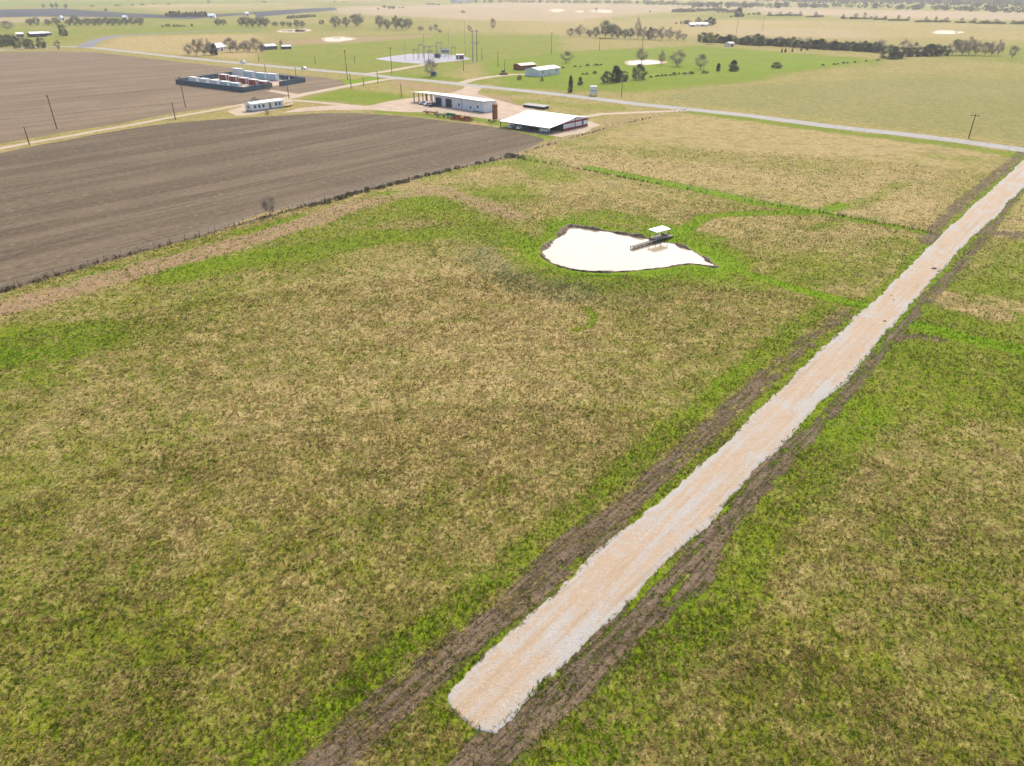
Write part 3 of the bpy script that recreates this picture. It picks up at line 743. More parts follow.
def mud_bank():
    """broken clay rim of the pond, built as one rough ring"""
    s = NT('bank_mud'); v = s.pos(); n = s.noise(v, 1.6, 5, 0.7)
    s.color(s.mix(s.smooth(n, 0.36, 0.64), (0.09, 0.068, 0.044), (0.25, 0.19, 0.125))); s.bump(n, 1.0, 0.4); MAT['mud'] = s.m
    P = np.array(resample(POND, 0.45)); n_ = len(P)
    t = np.roll(P, -1, 0) - np.roll(P, 1, 0); t /= np.linalg.norm(t, axis=1)[:, None]
    area = np.sum(P[:, 0] * np.roll(P[:, 1], -1) - np.roll(P[:, 0], -1) * P[:, 1])
    nrm = np.stack([t[:, 1], -t[:, 0]], 1) * (1 if area > 0 else -1)
    x, y = P[:, 0], P[:, 1]
    rough = np.clip(0.9 + 3.2 * fbm(x, y, 3, 61, 3), 0.2, 2.2)
    cx, cy = G(560, 235); tx, ty = G(716, 266)
    heavy = 1 + 0.8 * np.exp(-((x - cx) ** 2 + (y - cy) ** 2) / 50) + 0.5 * np.exp(-((x - tx) ** 2 + (y - ty) ** 2) / 16)
    near = sstep(-nrm[:, 1], 0.3, 0.9)                      # the near shore is low
    amp = rough * heavy * (1 - 0.45 * near)
    rows = []
    for off, z in ((-0.30, -0.02), (-0.04, 0.10), (0.16, 0.30), (0.42, 0.36), (0.75, 0.16), (1.0, -0.04)):
        zz = z * (amp if z > 0 else 1) + (0.12 * vn(x * 3, y * 3, 1.0, int(off * 50) + 90) if z > 0.05 else 0)
        o_ = (off - 0.3) * np.clip(amp, 0.5, 1.5) + 0.55 * vn(x, y, 0.9, int(off * 10) + 5)
        rows.append(np.stack([x + nrm[:, 0] * o_, y + nrm[:, 1] * o_, zz + 0 * x], 1))
    V = np.concatenate(rows); k = len(rows)
    i, j = np.meshgrid(np.arange(k - 1), np.arange(n_), indexing='ij'); j2 = (j + 1) % n_
    q = np.stack([i * n_ + j, i * n_ + j2, (i + 1) * n_ + j2, (i + 1) * n_ + j], -1).reshape(-1, 4)
    tag(mesh_np('pond_bank', V, q.ravel(), np.full(len(q), 4), MAT['mud'], smooth=False), kind='structure')
mud_bank()
#@@PART2@@
# ------------------------------------------------------------------ paints for built things
MAT['white'] = corrugated('white_sheet_metal', (0.74, 0.76, 0.80), (0.60, 0.62, 0.66))
MAT['white_roof'] = corrugated('white_metal_roof', (0.80, 0.80, 0.80), (0.66, 0.66, 0.66))
MAT['tin'] = corrugated('weathered_tin_roof', (0.56, 0.52, 0.47), (0.42, 0.37, 0.31))
MAT['grey_roof'] = corrugated('dull_grey_roof', (0.11, 0.105, 0.10), (0.075, 0.072, 0.07))
MAT['rust_roof'] = corrugated('rusty_roof', (0.30, 0.14, 0.08), (0.20, 0.11, 0.075))
MAT['blue_roof'] = corrugated('pale_blue_roof', (0.55, 0.63, 0.72), (0.45, 0.52, 0.6))
MAT['red'] = plain('barn_red', (0.30, 0.035, 0.03), (0.2, 0.03, 0.028))
MAT['rust'] = plain('rusty_steel', (0.36, 0.10, 0.045), (0.42, 0.19, 0.06), 1.5, 0.85)
MAT['rust2'] = plain('old_red_paint', (0.30, 0.06, 0.04), (0.18, 0.08, 0.05), 2.0)
MAT['yellow'] = plain('faded_yellow', (0.5, 0.33, 0.06))
MAT['green'] = plain('machine_green', (0.02, 0.24, 0.08), (0.02, 0.15, 0.05))
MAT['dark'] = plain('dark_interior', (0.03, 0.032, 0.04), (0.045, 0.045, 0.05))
MAT['steel'] = plain('galvanised_steel', (0.34, 0.36, 0.39), (0.25, 0.27, 0.29), 1.0, 0.5, 0.3)
MAT['dsteel'] = plain('dark_steel', (0.09, 0.10, 0.115), (0.06, 0.065, 0.075), 1.0, 0.5)
MAT['wood'] = plain('creosoted_pole', (0.105, 0.078, 0.058), (0.06, 0.045, 0.035), 2.0, 0.9)
MAT['deckwood'] = plain('weathered_planks', (0.27, 0.235, 0.19), (0.17, 0.145, 0.12), 2.5, 0.9)
MAT['newwood'] = plain('fresh_lumber', (0.46, 0.30, 0.13), (0.36, 0.23, 0.10), 2.0, 0.8)
MAT['fence'] = plain('dark_teal_screen', (0.065, 0.12, 0.155), (0.04, 0.075, 0.10), 0.8, 0.7)
MAT['fence_cap'] = plain('grey_blue_cap', (0.20, 0.27, 0.33), (0.15, 0.2, 0.25), 0.8, 0.6)
MAT['box_white'] = plain('container_white', (0.78, 0.78, 0.76), (0.66, 0.66, 0.64), 0.9, 0.5)
MAT['box_blue'] = plain('container_pale_blue', (0.42, 0.56, 0.66), (0.5, 0.64, 0.7), 0.9, 0.5)
MAT['box_aqua'] = plain('container_aqua', (0.30, 0.52, 0.54), (0.42, 0.6, 0.62), 0.9, 0.5)
MAT['glass'] = plain('window_glass', (0.05, 0.08, 0.13), (0.08, 0.12, 0.18), 0.5, 0.15)
MAT['bluewin'] = plain('blue_tinted_glass', (0.10, 0.16, 0.30), (0.06, 0.1, 0.2), 0.7, 0.2)
MAT['tyre'] = plain('rubber', (0.02, 0.02, 0.02), (0.035, 0.033, 0.03), 2, 0.85)
MAT['car_white'] = plain('white_car_paint', (0.78, 0.78, 0.78), (0.72, 0.72, 0.72), 0.5, 0.25)
MAT['car_grey'] = plain('dark_blue_car_paint', (0.04, 0.055, 0.09), (0.05, 0.06, 0.09), 0.5, 0.25)
MAT['insul'] = plain('porcelain', (0.25, 0.17, 0.13), (0.35, 0.3, 0.27), 2, 0.3)
MAT['skyblue'] = plain('blue_panel', (0.06, 0.17, 0.33), (0.05, 0.13, 0.25), 1, 0.5)
MAT['cedar_bark'] = plain('bark', (0.10, 0.075, 0.055), (0.065, 0.05, 0.04), 3, 0.95)
MAT['cattle'] = plain('black_hide', (0.018, 0.016, 0.015), (0.03, 0.025, 0.022), 3, 0.8)

def on_grid(x, y, z=0.0): X, Y = G(x, y); return (X, Y, z)

# ------------------------------------------------------------------ big barn with the open lean-to
def big_barn():
    A = np.array(G(563, 131.3)); L, W = 22.5, 15.0
    t = empty('barn', (A[0], A[1], 0), GRID_ROT, 'wide white roofed barn with red trim and an open fronted lean-to', 'barn')
    # local: x runs from -L to 0 along the ridge, y from -8 (lean-to eave) over 0 to W
    prof = [(-8.4, 2.0), (0.0, 2.85), (7.5, 4.0), (W + 0.5, 2.8)]
    m = MB()
    for (ya, za), (yb, zb) in zip(prof[:-1], prof[1:]):
        m.hexa([(-L - .4, ya, za), (.4, ya, za), (.4, yb, zb), (-L - .4, yb, zb), (-L - .4, ya, za + .12), (.4, ya, za + .12), (.4, yb, zb + .12), (-L - .4, yb, zb + .12)])
    m.build('roof', MAT['white_roof'], t)
    MB().box(-L, 0, 0.05, 0.2, 0, 2.78).build('front_wall', MAT['dark'], t)  # near-black colour stands in for the shade under the lean-to
    MB().box(-L, 0, W - .15, W, 0, 2.72).build('wall', MAT['white'], t)
    for x0, nm in ((-0.12, 'gable_wall'), (-L, 'gable_wall')):
        MB().prism([(0.22, 0.0), (W - .17, 0.0), (W - .17, 2.8), (7.5, 3.94), (0.22, 2.8)], x0, x0 + .12, 'x').build(nm, MAT['white'], t)
    MB().box(0.01, .07, -0.2, W + .1, 2.2, 2.82).build('eave_trim', MAT['red'], t)
    MB().box(0.01, .06, 0, W, 0, .75).build('base_trim', MAT['red'], t)
    MB().box(-L, .1, -8.55, -8.42, 1.86, 2.1).build('fascia', MAT['dsteel'], t)
    for k in range(6):
        x = -L + .2 + k * (L - .4) / 5
        MB().box(x - .1, x + .1, -8.2, -8.0, 0, 1.98).build('post', MAT['dsteel'], t)
    MB().box(.08, .16, 7.0, 7.2, 0, 3.7).build('downpipe', MAT['dsteel'], t)
    MB().box(-.02, .05, 11.2, 12.2, .8, 2.15).build('door', MAT['dsteel'], t)
    # low dark roof behind
    b = empty('low_shed', (*G(536, 107.8), 0), GRID_ROT, 'low dark roofed shed just behind the white roofed barn', 'shed')
    MB().box(-5.5, 5.5, -1.8, 1.8, 0, .9).build('wall', MAT['dark'], b)
    MB().hexa([(-5.9, -2.1, .92), (5.9, -2.1, .92), (5.9, 2.1, 1.2), (-5.9, 2.1, 1.2), (-5.9, -2.1, 1.02), (5.9, -2.1, 1.02), (5.9, 2.1, 1.3), (-5.9, 2.1, 1.3)]).build('roof', MAT['grey_roof'], b)
    return t
big_barn()

def wheel(t, x, y, r, w_, name='wheel'):
    o = MB().disc((x, y, r), (0, 1, 0), r, w_).build(name, MAT['tyre'], t)
    MB().disc((x, y, r), (0, 1, 0), r * .55, w_ + .04, 10).build('rim', MAT['steel'], o)
    return o

def vehicle(kind, loc, rz, paint, label, group=None):
    t = empty('pickup_truck' if kind == 'pickup' else 'parked_car', loc, rz, label, 'pickup' if kind == 'pickup' else 'car', group)
    p = MAT[paint]
    if kind == 'pickup':
        MB().prism([(-2.7, .5), (2.7, .5), (2.75, .95), (1.2, 1.08), (-2.7, 1.05)], -.95, .95).build('body', p, t, .05)
        c = MB().prism([(-.9, 1.06), (1.1, 1.06), (.55, 1.75), (-.75, 1.78)], -.85, .85).build('cab', p, t, .05)
        MB().prism([(-.86, 1.16), (.93, 1.16), (.5, 1.66), (-.72, 1.68)], -.87, .87).build('window', MAT['glass'], c)
        MB().box(-2.6, -1.0, -.8, .8, 1.055, 1.07).build('bed_liner', MAT['dsteel'], t)
    else:
        MB().prism([(-2.2, .4), (2.2, .4), (2.25, .75), (1.2, .95), (-2.1, .98)], -.9, .9).build('body', p, t, .06)
        c = MB().prism([(-1.7, .96), (1.0, .96), (.35, 1.45), (-1.1, 1.48)], -.8, .8).build('roof', p, t, .06)
        MB().prism([(-1.5, 1.0), (.85, 1.0), (.3, 1.38), (-1.0, 1.4)], -.82, .82).build('window', MAT['glass'], c)
    for x in (-1.5, 1.6):
        for y in (-.85, .85): wheel(t, x, y, .37, .24)
    return t
BA = np.array(G(563, 131.3))
def barn_pt(x, y): return (BA[0] + x * AX[0] + y * AY[0], BA[1] + x * AX[1] + y * AY[1], 0)
vehicle('pickup', barn_pt(-17.6, -6.2), GRID_ROT + 1.57, 'car_white', 'white pickup under the lean-to, nearest the shed end of the barn')
vehicle('car', barn_pt(-13.6, -6.4), GRID_ROT + 1.5, 'car_white', 'small white car in the middle of the lean-to of the barn')
vehicle('pickup', barn_pt(-9.2, -6.0), GRID_ROT + 1.6, 'car_grey', 'dark pickup in the shade of the lean-to, beside the white car')
def utility_trailer(loc, rz):
    t = empty('utility_trailer', loc, rz, 'small white box trailer at the red trimmed corner of the barn', 'trailer')
    MB().box(-1.6, 1.6, -.9, .9, .45, 1.9).build('body', MAT['car_white'], t, .05)
    MB().bar((1.6, 0, .5), (2.9, 0, .45), .06).build('hitch', MAT['dsteel'], t)
    for y in (-.95, .95): wheel(t, 0, y, .36, .2)
utility_trailer(barn_pt(-3.2, -6.4), GRID_ROT + .2)

# ------------------------------------------------------------------ machine shed and pole shed
def machine_shed():
    p0 = np.array(G(434.5, 105.0)); p1 = np.array(G(484.0, 112.8))
    d = p1 - p0; L = float(np.hypot(*d)); rz = math.atan2(d[1], d[0])
    t = empty('machine_shed', (p0[0], p0[1], 0), rz, 'long white metal machine shed with two dark doorways', 'shed')
    W, H0, H1 = 7.0, 4.2, 3.9
    f = MB().box(0, L, 0, .12, 0, H0).build('front_wall', MAT['white'], t)
    MB().box(0, L, W - .12, W, 0, H1).build('rear_wall', MAT['white'], t)
    MB().box(L - .12, L, .13, W - .13, 0, H1).build('end_wall', MAT['white'], t)
    MB().box(0, .12, .13, W - .13, 0, H1).build('end_wall', MAT['white'], t)
    MB().hexa([(-.2, -.5, H0 + .01), (L + .3, -.5, H0 + .01), (L + .3, W + .4, H1 + .01), (-.2, W + .4, H1 + .01), (-.2, -.5, H0 + .16), (L + .3, -.5, H0 + .16), (L + .3, W + .4, H1 + .16), (-.2, W + .4, H1 + .16)]).build('roof', MAT['tin'], t)
    MB().box(-.2, L + .3, -.56, -.5, H0 - .15, H0 + .12).build('gutter', MAT['steel'], t)
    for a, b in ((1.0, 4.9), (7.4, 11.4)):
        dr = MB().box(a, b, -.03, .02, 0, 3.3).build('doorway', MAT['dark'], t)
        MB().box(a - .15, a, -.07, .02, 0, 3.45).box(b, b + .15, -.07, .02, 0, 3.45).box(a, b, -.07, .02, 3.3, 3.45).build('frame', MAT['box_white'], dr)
    MB().box(11.75, 15.3, -.09, -.03, .1, 3.4).build('sliding_door', MAT['white'], t)
    MB().box(17.4, 17.6, -.05, .0, 0, H0 - .2).build('seam_trim', MAT['dsteel'], t)
    for x, zz in ((15.9, 1.2), (23.0, .9), (27.2, 1.5)):
        w_ = MB().box(x - .45, x + .45, -.04, .01, zz, zz + .9).build('window', MAT['glass'], t)
        MB().box(x - .55, x + .55, -.08, -.01, zz - .1, zz).build('sill', MAT['steel'], w_)
    MB().box(L - 6, L, -.35, -.06, 0, .22).build('base_shade_strip', MAT['dark'], t)  # dark strip paints the shade along the wall's foot
    # open pole shed on its left, its own building
    s_ = empty('pole_shed', (p0[0], p0[1], 0), rz, 'open pole shed with a flat tin roof beside the white machine shed', 'shed')
    X0 = -14.6
    MB().hexa([(X0, -.8, 4.0), (-.3, -.8, 4.35), (-.3, W, 3.9), (X0, W, 3.6), (X0, -.8, 4.13), (-.3, -.8, 4.48), (-.3, W, 4.03), (X0, W, 3.73)]).build('roof', MAT['tin'], s_)
    for x in (-13.6, -10.2, -7.4, -4.6, -1.2):
        MB().box(x - .14, x + .14, -.3, -.02, 0, 4.0).build('post', MAT['wood'], s_)
        MB().box(x - .14, x + .14, W - .5, W - .2, 0, 3.6).build('post', MAT['wood'], s_)
    return p0, rz
SH0, SHRZ = machine_shed()
def shed_pt(x, y, z=0): c, s_ = math.cos(SHRZ), math.sin(SHRZ); return (SH0[0] + x * c - y * s_, SH0[1] + x * s_ + y * c, z)
vehicle('pickup', shed_pt(3.6, -3.2), SHRZ + 1.35, 'car_grey', 'dark pickup parked before the first doorway of the machine shed')
vehicle('car', shed_pt(.4, -3.4), SHRZ + 1.1, 'car_white', 'white car at the left corner of the machine shed')
vehicle('car', shed_pt(-4.2, -2.2), SHRZ + .9, 'car_white', 'white car half under the pole shed roof')

def implement(name, loc, rz, w_, paint, label, kind):
    """field tools standing in the weeds: tool frame with gangs, tines or hoppers, wheels and drawbar"""
    t = empty(name, loc, rz, label, 'farm implement')
    f = MB()
    for y in (-.7, .7): f.bar((-w_ / 2, y, .95), (w_ / 2, y, .95), .10, n=4)
    for k in range(5): x = -w_ / 2 + w_ * k / 4; f.bar((x, -.7, .95), (x, .7, .95), .07, n=4)
    f.build('tool_frame', MAT[paint], t)
    MB().bar((0, -.7, .95), (0, -3.0, .5), .09, n=4).build('drawbar', MAT[paint], t)
    if kind == 'disc':
        for y in (-.9, .9):
            g = MB().bar((-w_ / 2, y - .25, .42), (w_ / 2, y + .25, .42), .06)
            n = int(w_ / .45)
            for k in range(n + 1):
                x = -w_ / 2 + w_ * k / n; g.disc((x, y - .25 + .5 * k / n, .42), (1, .15, 0), .40, .03, 12)
            g.build('disc_gang', MAT['rust'], t)
        MB().box(-w_ * .3, w_ * .3, -.3, .3, 1.06, 1.7).build('weight_box', MAT[paint], t)
    elif kind == 'planter':
        for k in range(4):
            x = -w_ / 2 + w_ * (k + .5) / 4
            MB().prism([(x - .3, 1.05), (x + .3, 1.05), (x + .42, 1.9), (x - .42, 1.9)], -.1, .7).build('hopper', MAT[paint], t, .04)
            MB().disc((x, .9, .35), (1, 0, 0), .34, .1).build('press_wheel', MAT['tyre'], t)
    else:
        g = MB()
        for k in range(int(w_ / .4)):
            x = -w_ / 2 + .4 * k; g.bar((x, -.5, .95), (x, -.2, .45), .04, n=4).bar((x, -.2, .45), (x, -.55, .05), .035, n=4)
        g.build('tine_row', MAT['rust'], t)
        for sx in (-1, 1): MB().bar((sx * w_ * .46, 0, .95), (sx * w_ * .30, .2, 2.1), .08, n=4).build('folded_wing', MAT[paint], t)
    for sx in (-1, 1):
        o = MB().disc((sx * w_ * .28, .15, .42), (1, 0, 0), .42, .22).build('wheel', MAT['tyre'], t)
        MB().disc((sx * w_ * .28, .15, .42), (1, 0, 0), .2, .26, 10).build('rim', MAT['steel'], o)
implement('field_cultivator', on_grid(431, 114.4), -.55, 7.0, 'rust2', 'long low rusty cultivator at the left end of the row of farm implements', 'tine')
implement('drag_harrow', on_grid(441, 117.2), -.55, 5.0, 'dsteel', 'low dark harrow between the long cultivator and the green planter', 'tine')
implement('row_planter', on_grid(450.5, 118.3), -.6, 4.6, 'green', 'green row planter with hoppers in the weeds beside the ploughed field', 'planter')
implement('disc_harrow', on_grid(457, 119.6), -.5, 4.3, 'rust2', 'red disc harrow right beside the green planter', 'disc')
implement('field_cultivator', on_grid(462.5, 120.2), -.8, 3.4, 'rust', 'rusty cultivator with raised wings between two red disc harrows', 'tine')
implement('disc_harrow', on_grid(467.5, 121.0), -.45, 4.3, 'rust2', 'red disc harrow at the right end of the row of farm implements', 'disc')

def rusty_tower():
    t = empty('elevator_tower', on_grid(495, 120.6), GRID_ROT, 'tall square rusty red tower between the machine shed and the barn', 'tower')
    H = 5.9
    b = MB()
    for sx in (-1, 1):
        for sy in (-1, 1): b.box(sx * .62 - .08, sx * .62 + .08, sy * .62 - .08, sy * .62 + .08, 0, H)
    b.build('corner_posts', MAT['rust2'], t)
    for k in range(4):
        z0 = .5 + k * 1.3
        MB().box(-.53, .53, -.58, .58, z0, z0 + 1.08).build('side_panel', MAT['rust'], t)
        MB().box(-.74, .74, -.74, .74, z0 + 1.1, z0 + 1.24).build('band', MAT['yellow' if k == 2 else 'rust2'], t)
    MB().prism([(-.8, H), (.8, H), (.2, H + .35), (-.2, H + .35)], -.8, .8).build('cap', MAT['rust'], t)
    MB().bar((.6, -.75, 1.2), (1.5, -.75, 3.4), .10).build('spout', MAT['yellow'], t)
    for k, (dx, dy, s_) in enumerate(((-2.2, -.9, .9), (2.0, -1.2, .7))):
        q = empty('scrap_heap', (t.location.x + dx, t.location.y + dy, 0), k, 'dark heap of scrap iron %s the foot of the rusty tower' % ('left of' if k == 0 else 'right of'), 'scrap heap')
        m = MB()
        for j in range(9):
            a = RNG.uniform(0, 6.28); r = RNG.uniform(0, .6) * s_
            m.bar((r * math.cos(a), r * math.sin(a), 0), (r * math.cos(a + 1) * 1.8, r * math.sin(a + 1) * 1.8, RNG.uniform(.3, .9) * s_), .12 * s_, n=5)
        m.disc((0, 0, .35 * s_), (.3, .2, 1), .55 * s_, .3)
        m.build('iron_pieces', MAT['dsteel'], q)
rusty_tower()

# ------------------------------------------------------------------ walled compound with containers
def compound():
    cL, cF, cR = (np.array(G(*q)) for q in ((176.3, 84.0), (243.5, 92.6), (305.6, 82.2)))
    cB = cL + cR - cF
    t = empty('compound_fence', (cF[0], cF[1], 0), 0, 'dark blue screen fence enclosing the white containers, with a gap for the gate', 'fence')
    H = 2.3
    def side(a, b, n, gap=None):
        d = b - a; L = np.hypot(*d); u = d / L; nn = np.array((-u[1], u[0]))
        for k in range(n):
            if gap and k in gap: continue
            p, q = a + d * k / n - cF, a + d * (k + 1) / n - cF
            p = p + u * .06; q = q - u * .06
            o = MB().hexa([(*(p - nn * .04), .05), (*(q - nn * .04), .05), (*(q + nn * .04), .05), (*(p + nn * .04), .05), (*(p - nn * .04), H), (*(q - nn * .04), H), (*(q + nn * .04), H), (*(p + nn * .04), H)]).build('screen_panel', MAT['fence'], t)
            MB().hexa([(*(p - nn * .09), H + .003), (*(q - nn * .09), H + .003), (*(q + nn * .09), H + .003), (*(p + nn * .09), H + .003), (*(p - nn * .09), H + .10), (*(q - nn * .09), H + .10), (*(q + nn * .09), H + .10), (*(p + nn * .09), H + .10)]).build('cap_rail', MAT['fence_cap'], o)
        for k in range(n + 1):
            p = a + d * k / n - cF
            MB().box(p[0] - .055, p[0] + .055, p[1] - .055, p[1] + .055, 0, H + .25).build('post', MAT['fence_cap'], t)
    side(cL, cF, 11); side(cF, cR, 9, (4,)); side(cR, cB, 11); side(cB, cL, 9)
    rz = math.atan2(*(cF - cL)[::-1])
    def container(px, py, ln, h, body, label, group, frame=False):
        X, Y = G(px, py)
        c = empty('container', (X, Y, 0), rz, label, 'container', group)
        w_ = 2.5
        if frame:
            MB().box(-ln / 2, ln / 2, -w_ / 2, w_ / 2, .15, h - .25).build('body', MAT[body], c)
            f = MB()
            for x in (-ln / 2, ln / 2):
                for y in (-w_ / 2, w_ / 2): f.box(x - .13, x + .13, y - .13, y + .13, .0, h)
            f.box(-ln / 2 - .13, ln / 2 + .13, -w_ / 2 - .13, w_ / 2 + .13, h - .24, h + .05)
            f.build('frame', MAT['box_white'], c)
            for k in range(3):
                x = -ln / 3 + ln / 3 * k
                MB().box(x - ln / 8, x + ln / 8, -w_ / 2 - .05, -w_ / 2 + .02, .5, h - .6).build('louvre_panel', MAT['rust2'], c)
        else:
            MB().box(-ln / 2, ln / 2, -w_ / 2, w_ / 2, .15, h).build('body', MAT[body], c, .05)
            MB().box(-ln / 2 - .06, ln / 2 + .06, -w_ / 2 - .06, w_ / 2 + .06, h + .003, h + .13).build('roof', MAT['box_white'], c)
            g = MB()
            for k in range(int(ln / .5)): x = -ln / 2 + .3 + .5 * k; g.box(x - .08, x + .08, -w_ / 2 - .04, -w_ / 2 + .01, .3, h - .15)
            g.build('side_ribs', MAT[body], c)
            MB().box(ln / 2 - .01, ln / 2 + .05, -1.0, 1.0, .3, h - .2).build('door', MAT['box_white'], c)
        return c
    ws = ['at the outer corner of the compound', 'second from the outer corner', 'in the middle of the row', 'next to the last of the row', 'nearest the front corner of the compound']
    for k in range(5):
        container(195 + k * 10.4, 83.1 + k * 1.55, 6.6, 2.9, 'box_white' if k < 3 else 'box_blue', 'white topped container along the front fence, ' + ws[k], 'containers along the front fence of the compound')
    ws = ['at the far end', 'second from the far end', 'third of five', 'fourth, before the gate', 'beside the gate gap']
    for k in range(5):
        container(225 + k * 9.9, 79.8 + k * 1.75, 6.6, 2.8, 'rust2', 'white framed container with rusty red sides in the middle row, ' + ws[k], 'red sided containers of the compound', True)
    for k, (px, py, b_, h) in enumerate(((239, 76.6, 'box_white', 4.2), (250, 77.6, 'box_blue', 3.3), (262, 79.0, 'box_aqua', 3.1), (273, 80.3, 'box_blue', 3.3))):
        container(px, py, 8.2, h, b_, ('tall white container at the start of the rear row', 'pale blue container beside the tall white one', 'aqua green container in the rear row', 'pale blue container at the right end of the rear row')[k], 'containers along the rear fence of the compound')
    X, Y = G(290, 80.5)
    k_ = empty('pump_skid', (X, Y, 0), rz, 'white pump skid with dark tanks inside the right end of the compound', 'machine')
    MB().box(-3, 3, -1, 1, .1, .35).build('base', MAT['box_white'], k_)
    for x in (-2, 0, 2): MB().bar((x, -.2, .36), (x, -.2, 1.9), .55, n=12).build('tank', MAT['dark' if x else 'box_white'], k_)
    for px, py, yt, lab in ((207.3, 77.8, 66.5, 'thin light mast on the far left fence of the compound'), (216.4, 76.4, 68.2, 'short light mast beside the back corner of the compound'), (287, 88.5, 75, 'pale light mast with a white lamp beside the compound gate'), (272.5, 76.2, 69, 'thin light mast behind the rear row of containers')):
        X, Y = G(px, py); H_ = height(px, py, yt)
        q = empty('light_mast', (X, Y, 0), rz, lab, 'light pole')
        MB().bar((0, 0, 0), (0, 0, H_), .10, .06).build('pole', MAT['steel'], q)
        MB().box(-.45, .45, -.2, .2, H_ - .05, H_ + .2).build('lamp_head', MAT['box_white'], q)
compound()

# ------------------------------------------------------------------ mobile home
def mobile_home():
    p0 = np.array(G(252.5, 112.0)); p1 = np.array(G(289.0, 106.8)); d = p1 - p0; L = float(np.hypot(*d)); rz = math.atan2(d[1], d[0])
    L *= .86
    t = empty('mobile_home', (p0[0], p0[1], 0), rz, 'white mobile home with blue tinted windows beside the pale track', 'mobile home')
    W, H = 4.6, 3.0
    MB().box(0, L, 0, W, .5, H).build('wall', MAT['box_white'], t)
    MB().box(.1, L - .1, .1, W - .1, 0, .5).build('skirting', MAT['steel'], t)
    MB().prism([(-.25, H + .003), (W + .25, H + .003), (W / 2, H + .6)], -.2, L + .2, 'x').build('roof', MAT['white_roof'], t)
    for k, x in enumerate((1.6, 3.6, 5.6, 11.8, 13.6)):
        if x > L - .8: continue
        w_ = MB().box(x - .55, x + .55, -.03, .02, 1.2, 2.4).build('window', MAT['bluewin'], t)
        MB().box(x - .62, x + .62, -.06, -.01, 1.12, 1.2).build('sill', MAT['box_white'], w_)
    w_ = MB().box(-.03, .02, 1.6, 3.0, 1.2, 2.3).build('window', MAT['bluewin'], t)
    d_ = MB().box(8.3, 9.3, -.04, .02, .5, 2.6).build('door', MAT['deckwood'], t)
    MB().box(9.1, 9.2, -.09, -.04, 1.4, 1.5).build('handle', MAT['steel'], d_)
    MB().box(2.0, 2.5, W / 2 - .2, W / 2 + .3, H + .5, H + 1.0).build('vent', MAT['steel'], t)
    dk = empty('wooden_deck', (p0[0] + math.cos(rz) * (L + .3), p0[1] + math.sin(rz) * (L + .3), 0), rz, 'fresh timber deck at the end of the white mobile home', 'deck')
    MB().box(0, 3.6, -.2, 3.4, .55, .68).build('floor', MAT['newwood'], dk)
    for x in (.15, 3.45):
        for y in (-.05, 3.25): MB().box(x - .08, x + .08, y - .08, y + .08, 0, 1.6).build('post', MAT['newwood'], dk)
    MB().box(.1, 3.5, -.1, -.02, 1.45, 1.6).box(3.42, 3.5, -.1, 3.3, 1.45, 1.6).build('railing', MAT['newwood'], dk)
    MB().box(3.62, 4.3, .6, 1.8, .0, .3).box(3.62, 3.95, .6, 1.8, .3, .5).build('step', MAT['newwood'], dk)
mobile_home()

# ------------------------------------------------------------------ pond shelter and pier
def pond_works():
    e = np.array(G(631.5, 247.2, .4)); s_ = np.array(G(673, 235.2, .4)); d = s_ - e; L = float(np.hypot(*d)); rz = math.atan2(d[1], d[0])
    t = empty('fishing_pier', (e[0], e[1], 0), rz, 'narrow plank pier reaching from the bank into the pond', 'pier')
    dk = MB()
    n = int(L / .16)
    for k in range(n): x = L * k / n; dk.box(x, x + L / n - .02, -.45 + RNG.uniform(-.03, .03), .45 + RNG.uniform(-.03, .03), .44, .49)
    dk.build('decking', MAT['deckwood'], t)
    for y in (-.36, .36): MB().box(.05, L - .05, y - .05, y + .05, .30, .437).build('bearer', MAT['wood'], t)
    for x in np.linspace(.2, L - .4, 6):
        for y in (-.38, .38): MB().bar((x, y, -.4), (x, y, .52), .08).build('pile', MAT['wood'], t)
    roof = [np.array(G(*q, 2.1)) for q in ((648.3, 229.6), (657.1, 232.4), (671.3, 228.7), (662, 226.5))]
    c = sum(roof) / 4; a = roof[2] - roof[1]; b = roof[0] - roof[1]
    la, lb = float(np.hypot(*a)), float(np.hypot(*b)); ra = math.atan2(a[1], a[0])
    h = empty('pond_shelter', (c[0], c[1], 0), ra, 'small open shelter with a flat white roof beside the pier', 'shelter')
    x, y = la / 2, lb / 2
    MB().hexa([(-x, -y, 2.03), (x, -y, 2.03), (x, y, 2.15), (-x, y, 2.15), (-x, -y, 2.11), (x, -y, 2.11), (x, y, 2.23), (-x, y, 2.23)]).build('roof', MAT['white_roof'], h)
    for sx in (-1, 1):
        MB().box(sx * (x - .3) - .05, sx * (x - .3) + .05, -y + .1, y - .1, 1.88, 2.02).build('rafter', MAT['deckwood'], h)
        for sy in (-1, 1):
            MB().box(sx * (x - .3) - .06, sx * (x - .3) + .06, sy * (y - .3) - .06, sy * (y - .3) + .06, -.3, 1.88).build('post', MAT['box_white' if (sx, sy) == (-1, -1) else 'deckwood'], h)
    MB().box(-x + .2, x - .2, -y + .2, y - .2, .50, .56).build('deck', MAT['deckwood'], h)
    MB().box(x - .75, x - .35, -y + .5, y - .5, .57, 1.0).build('bench', MAT['deckwood'], h)
pond_works()

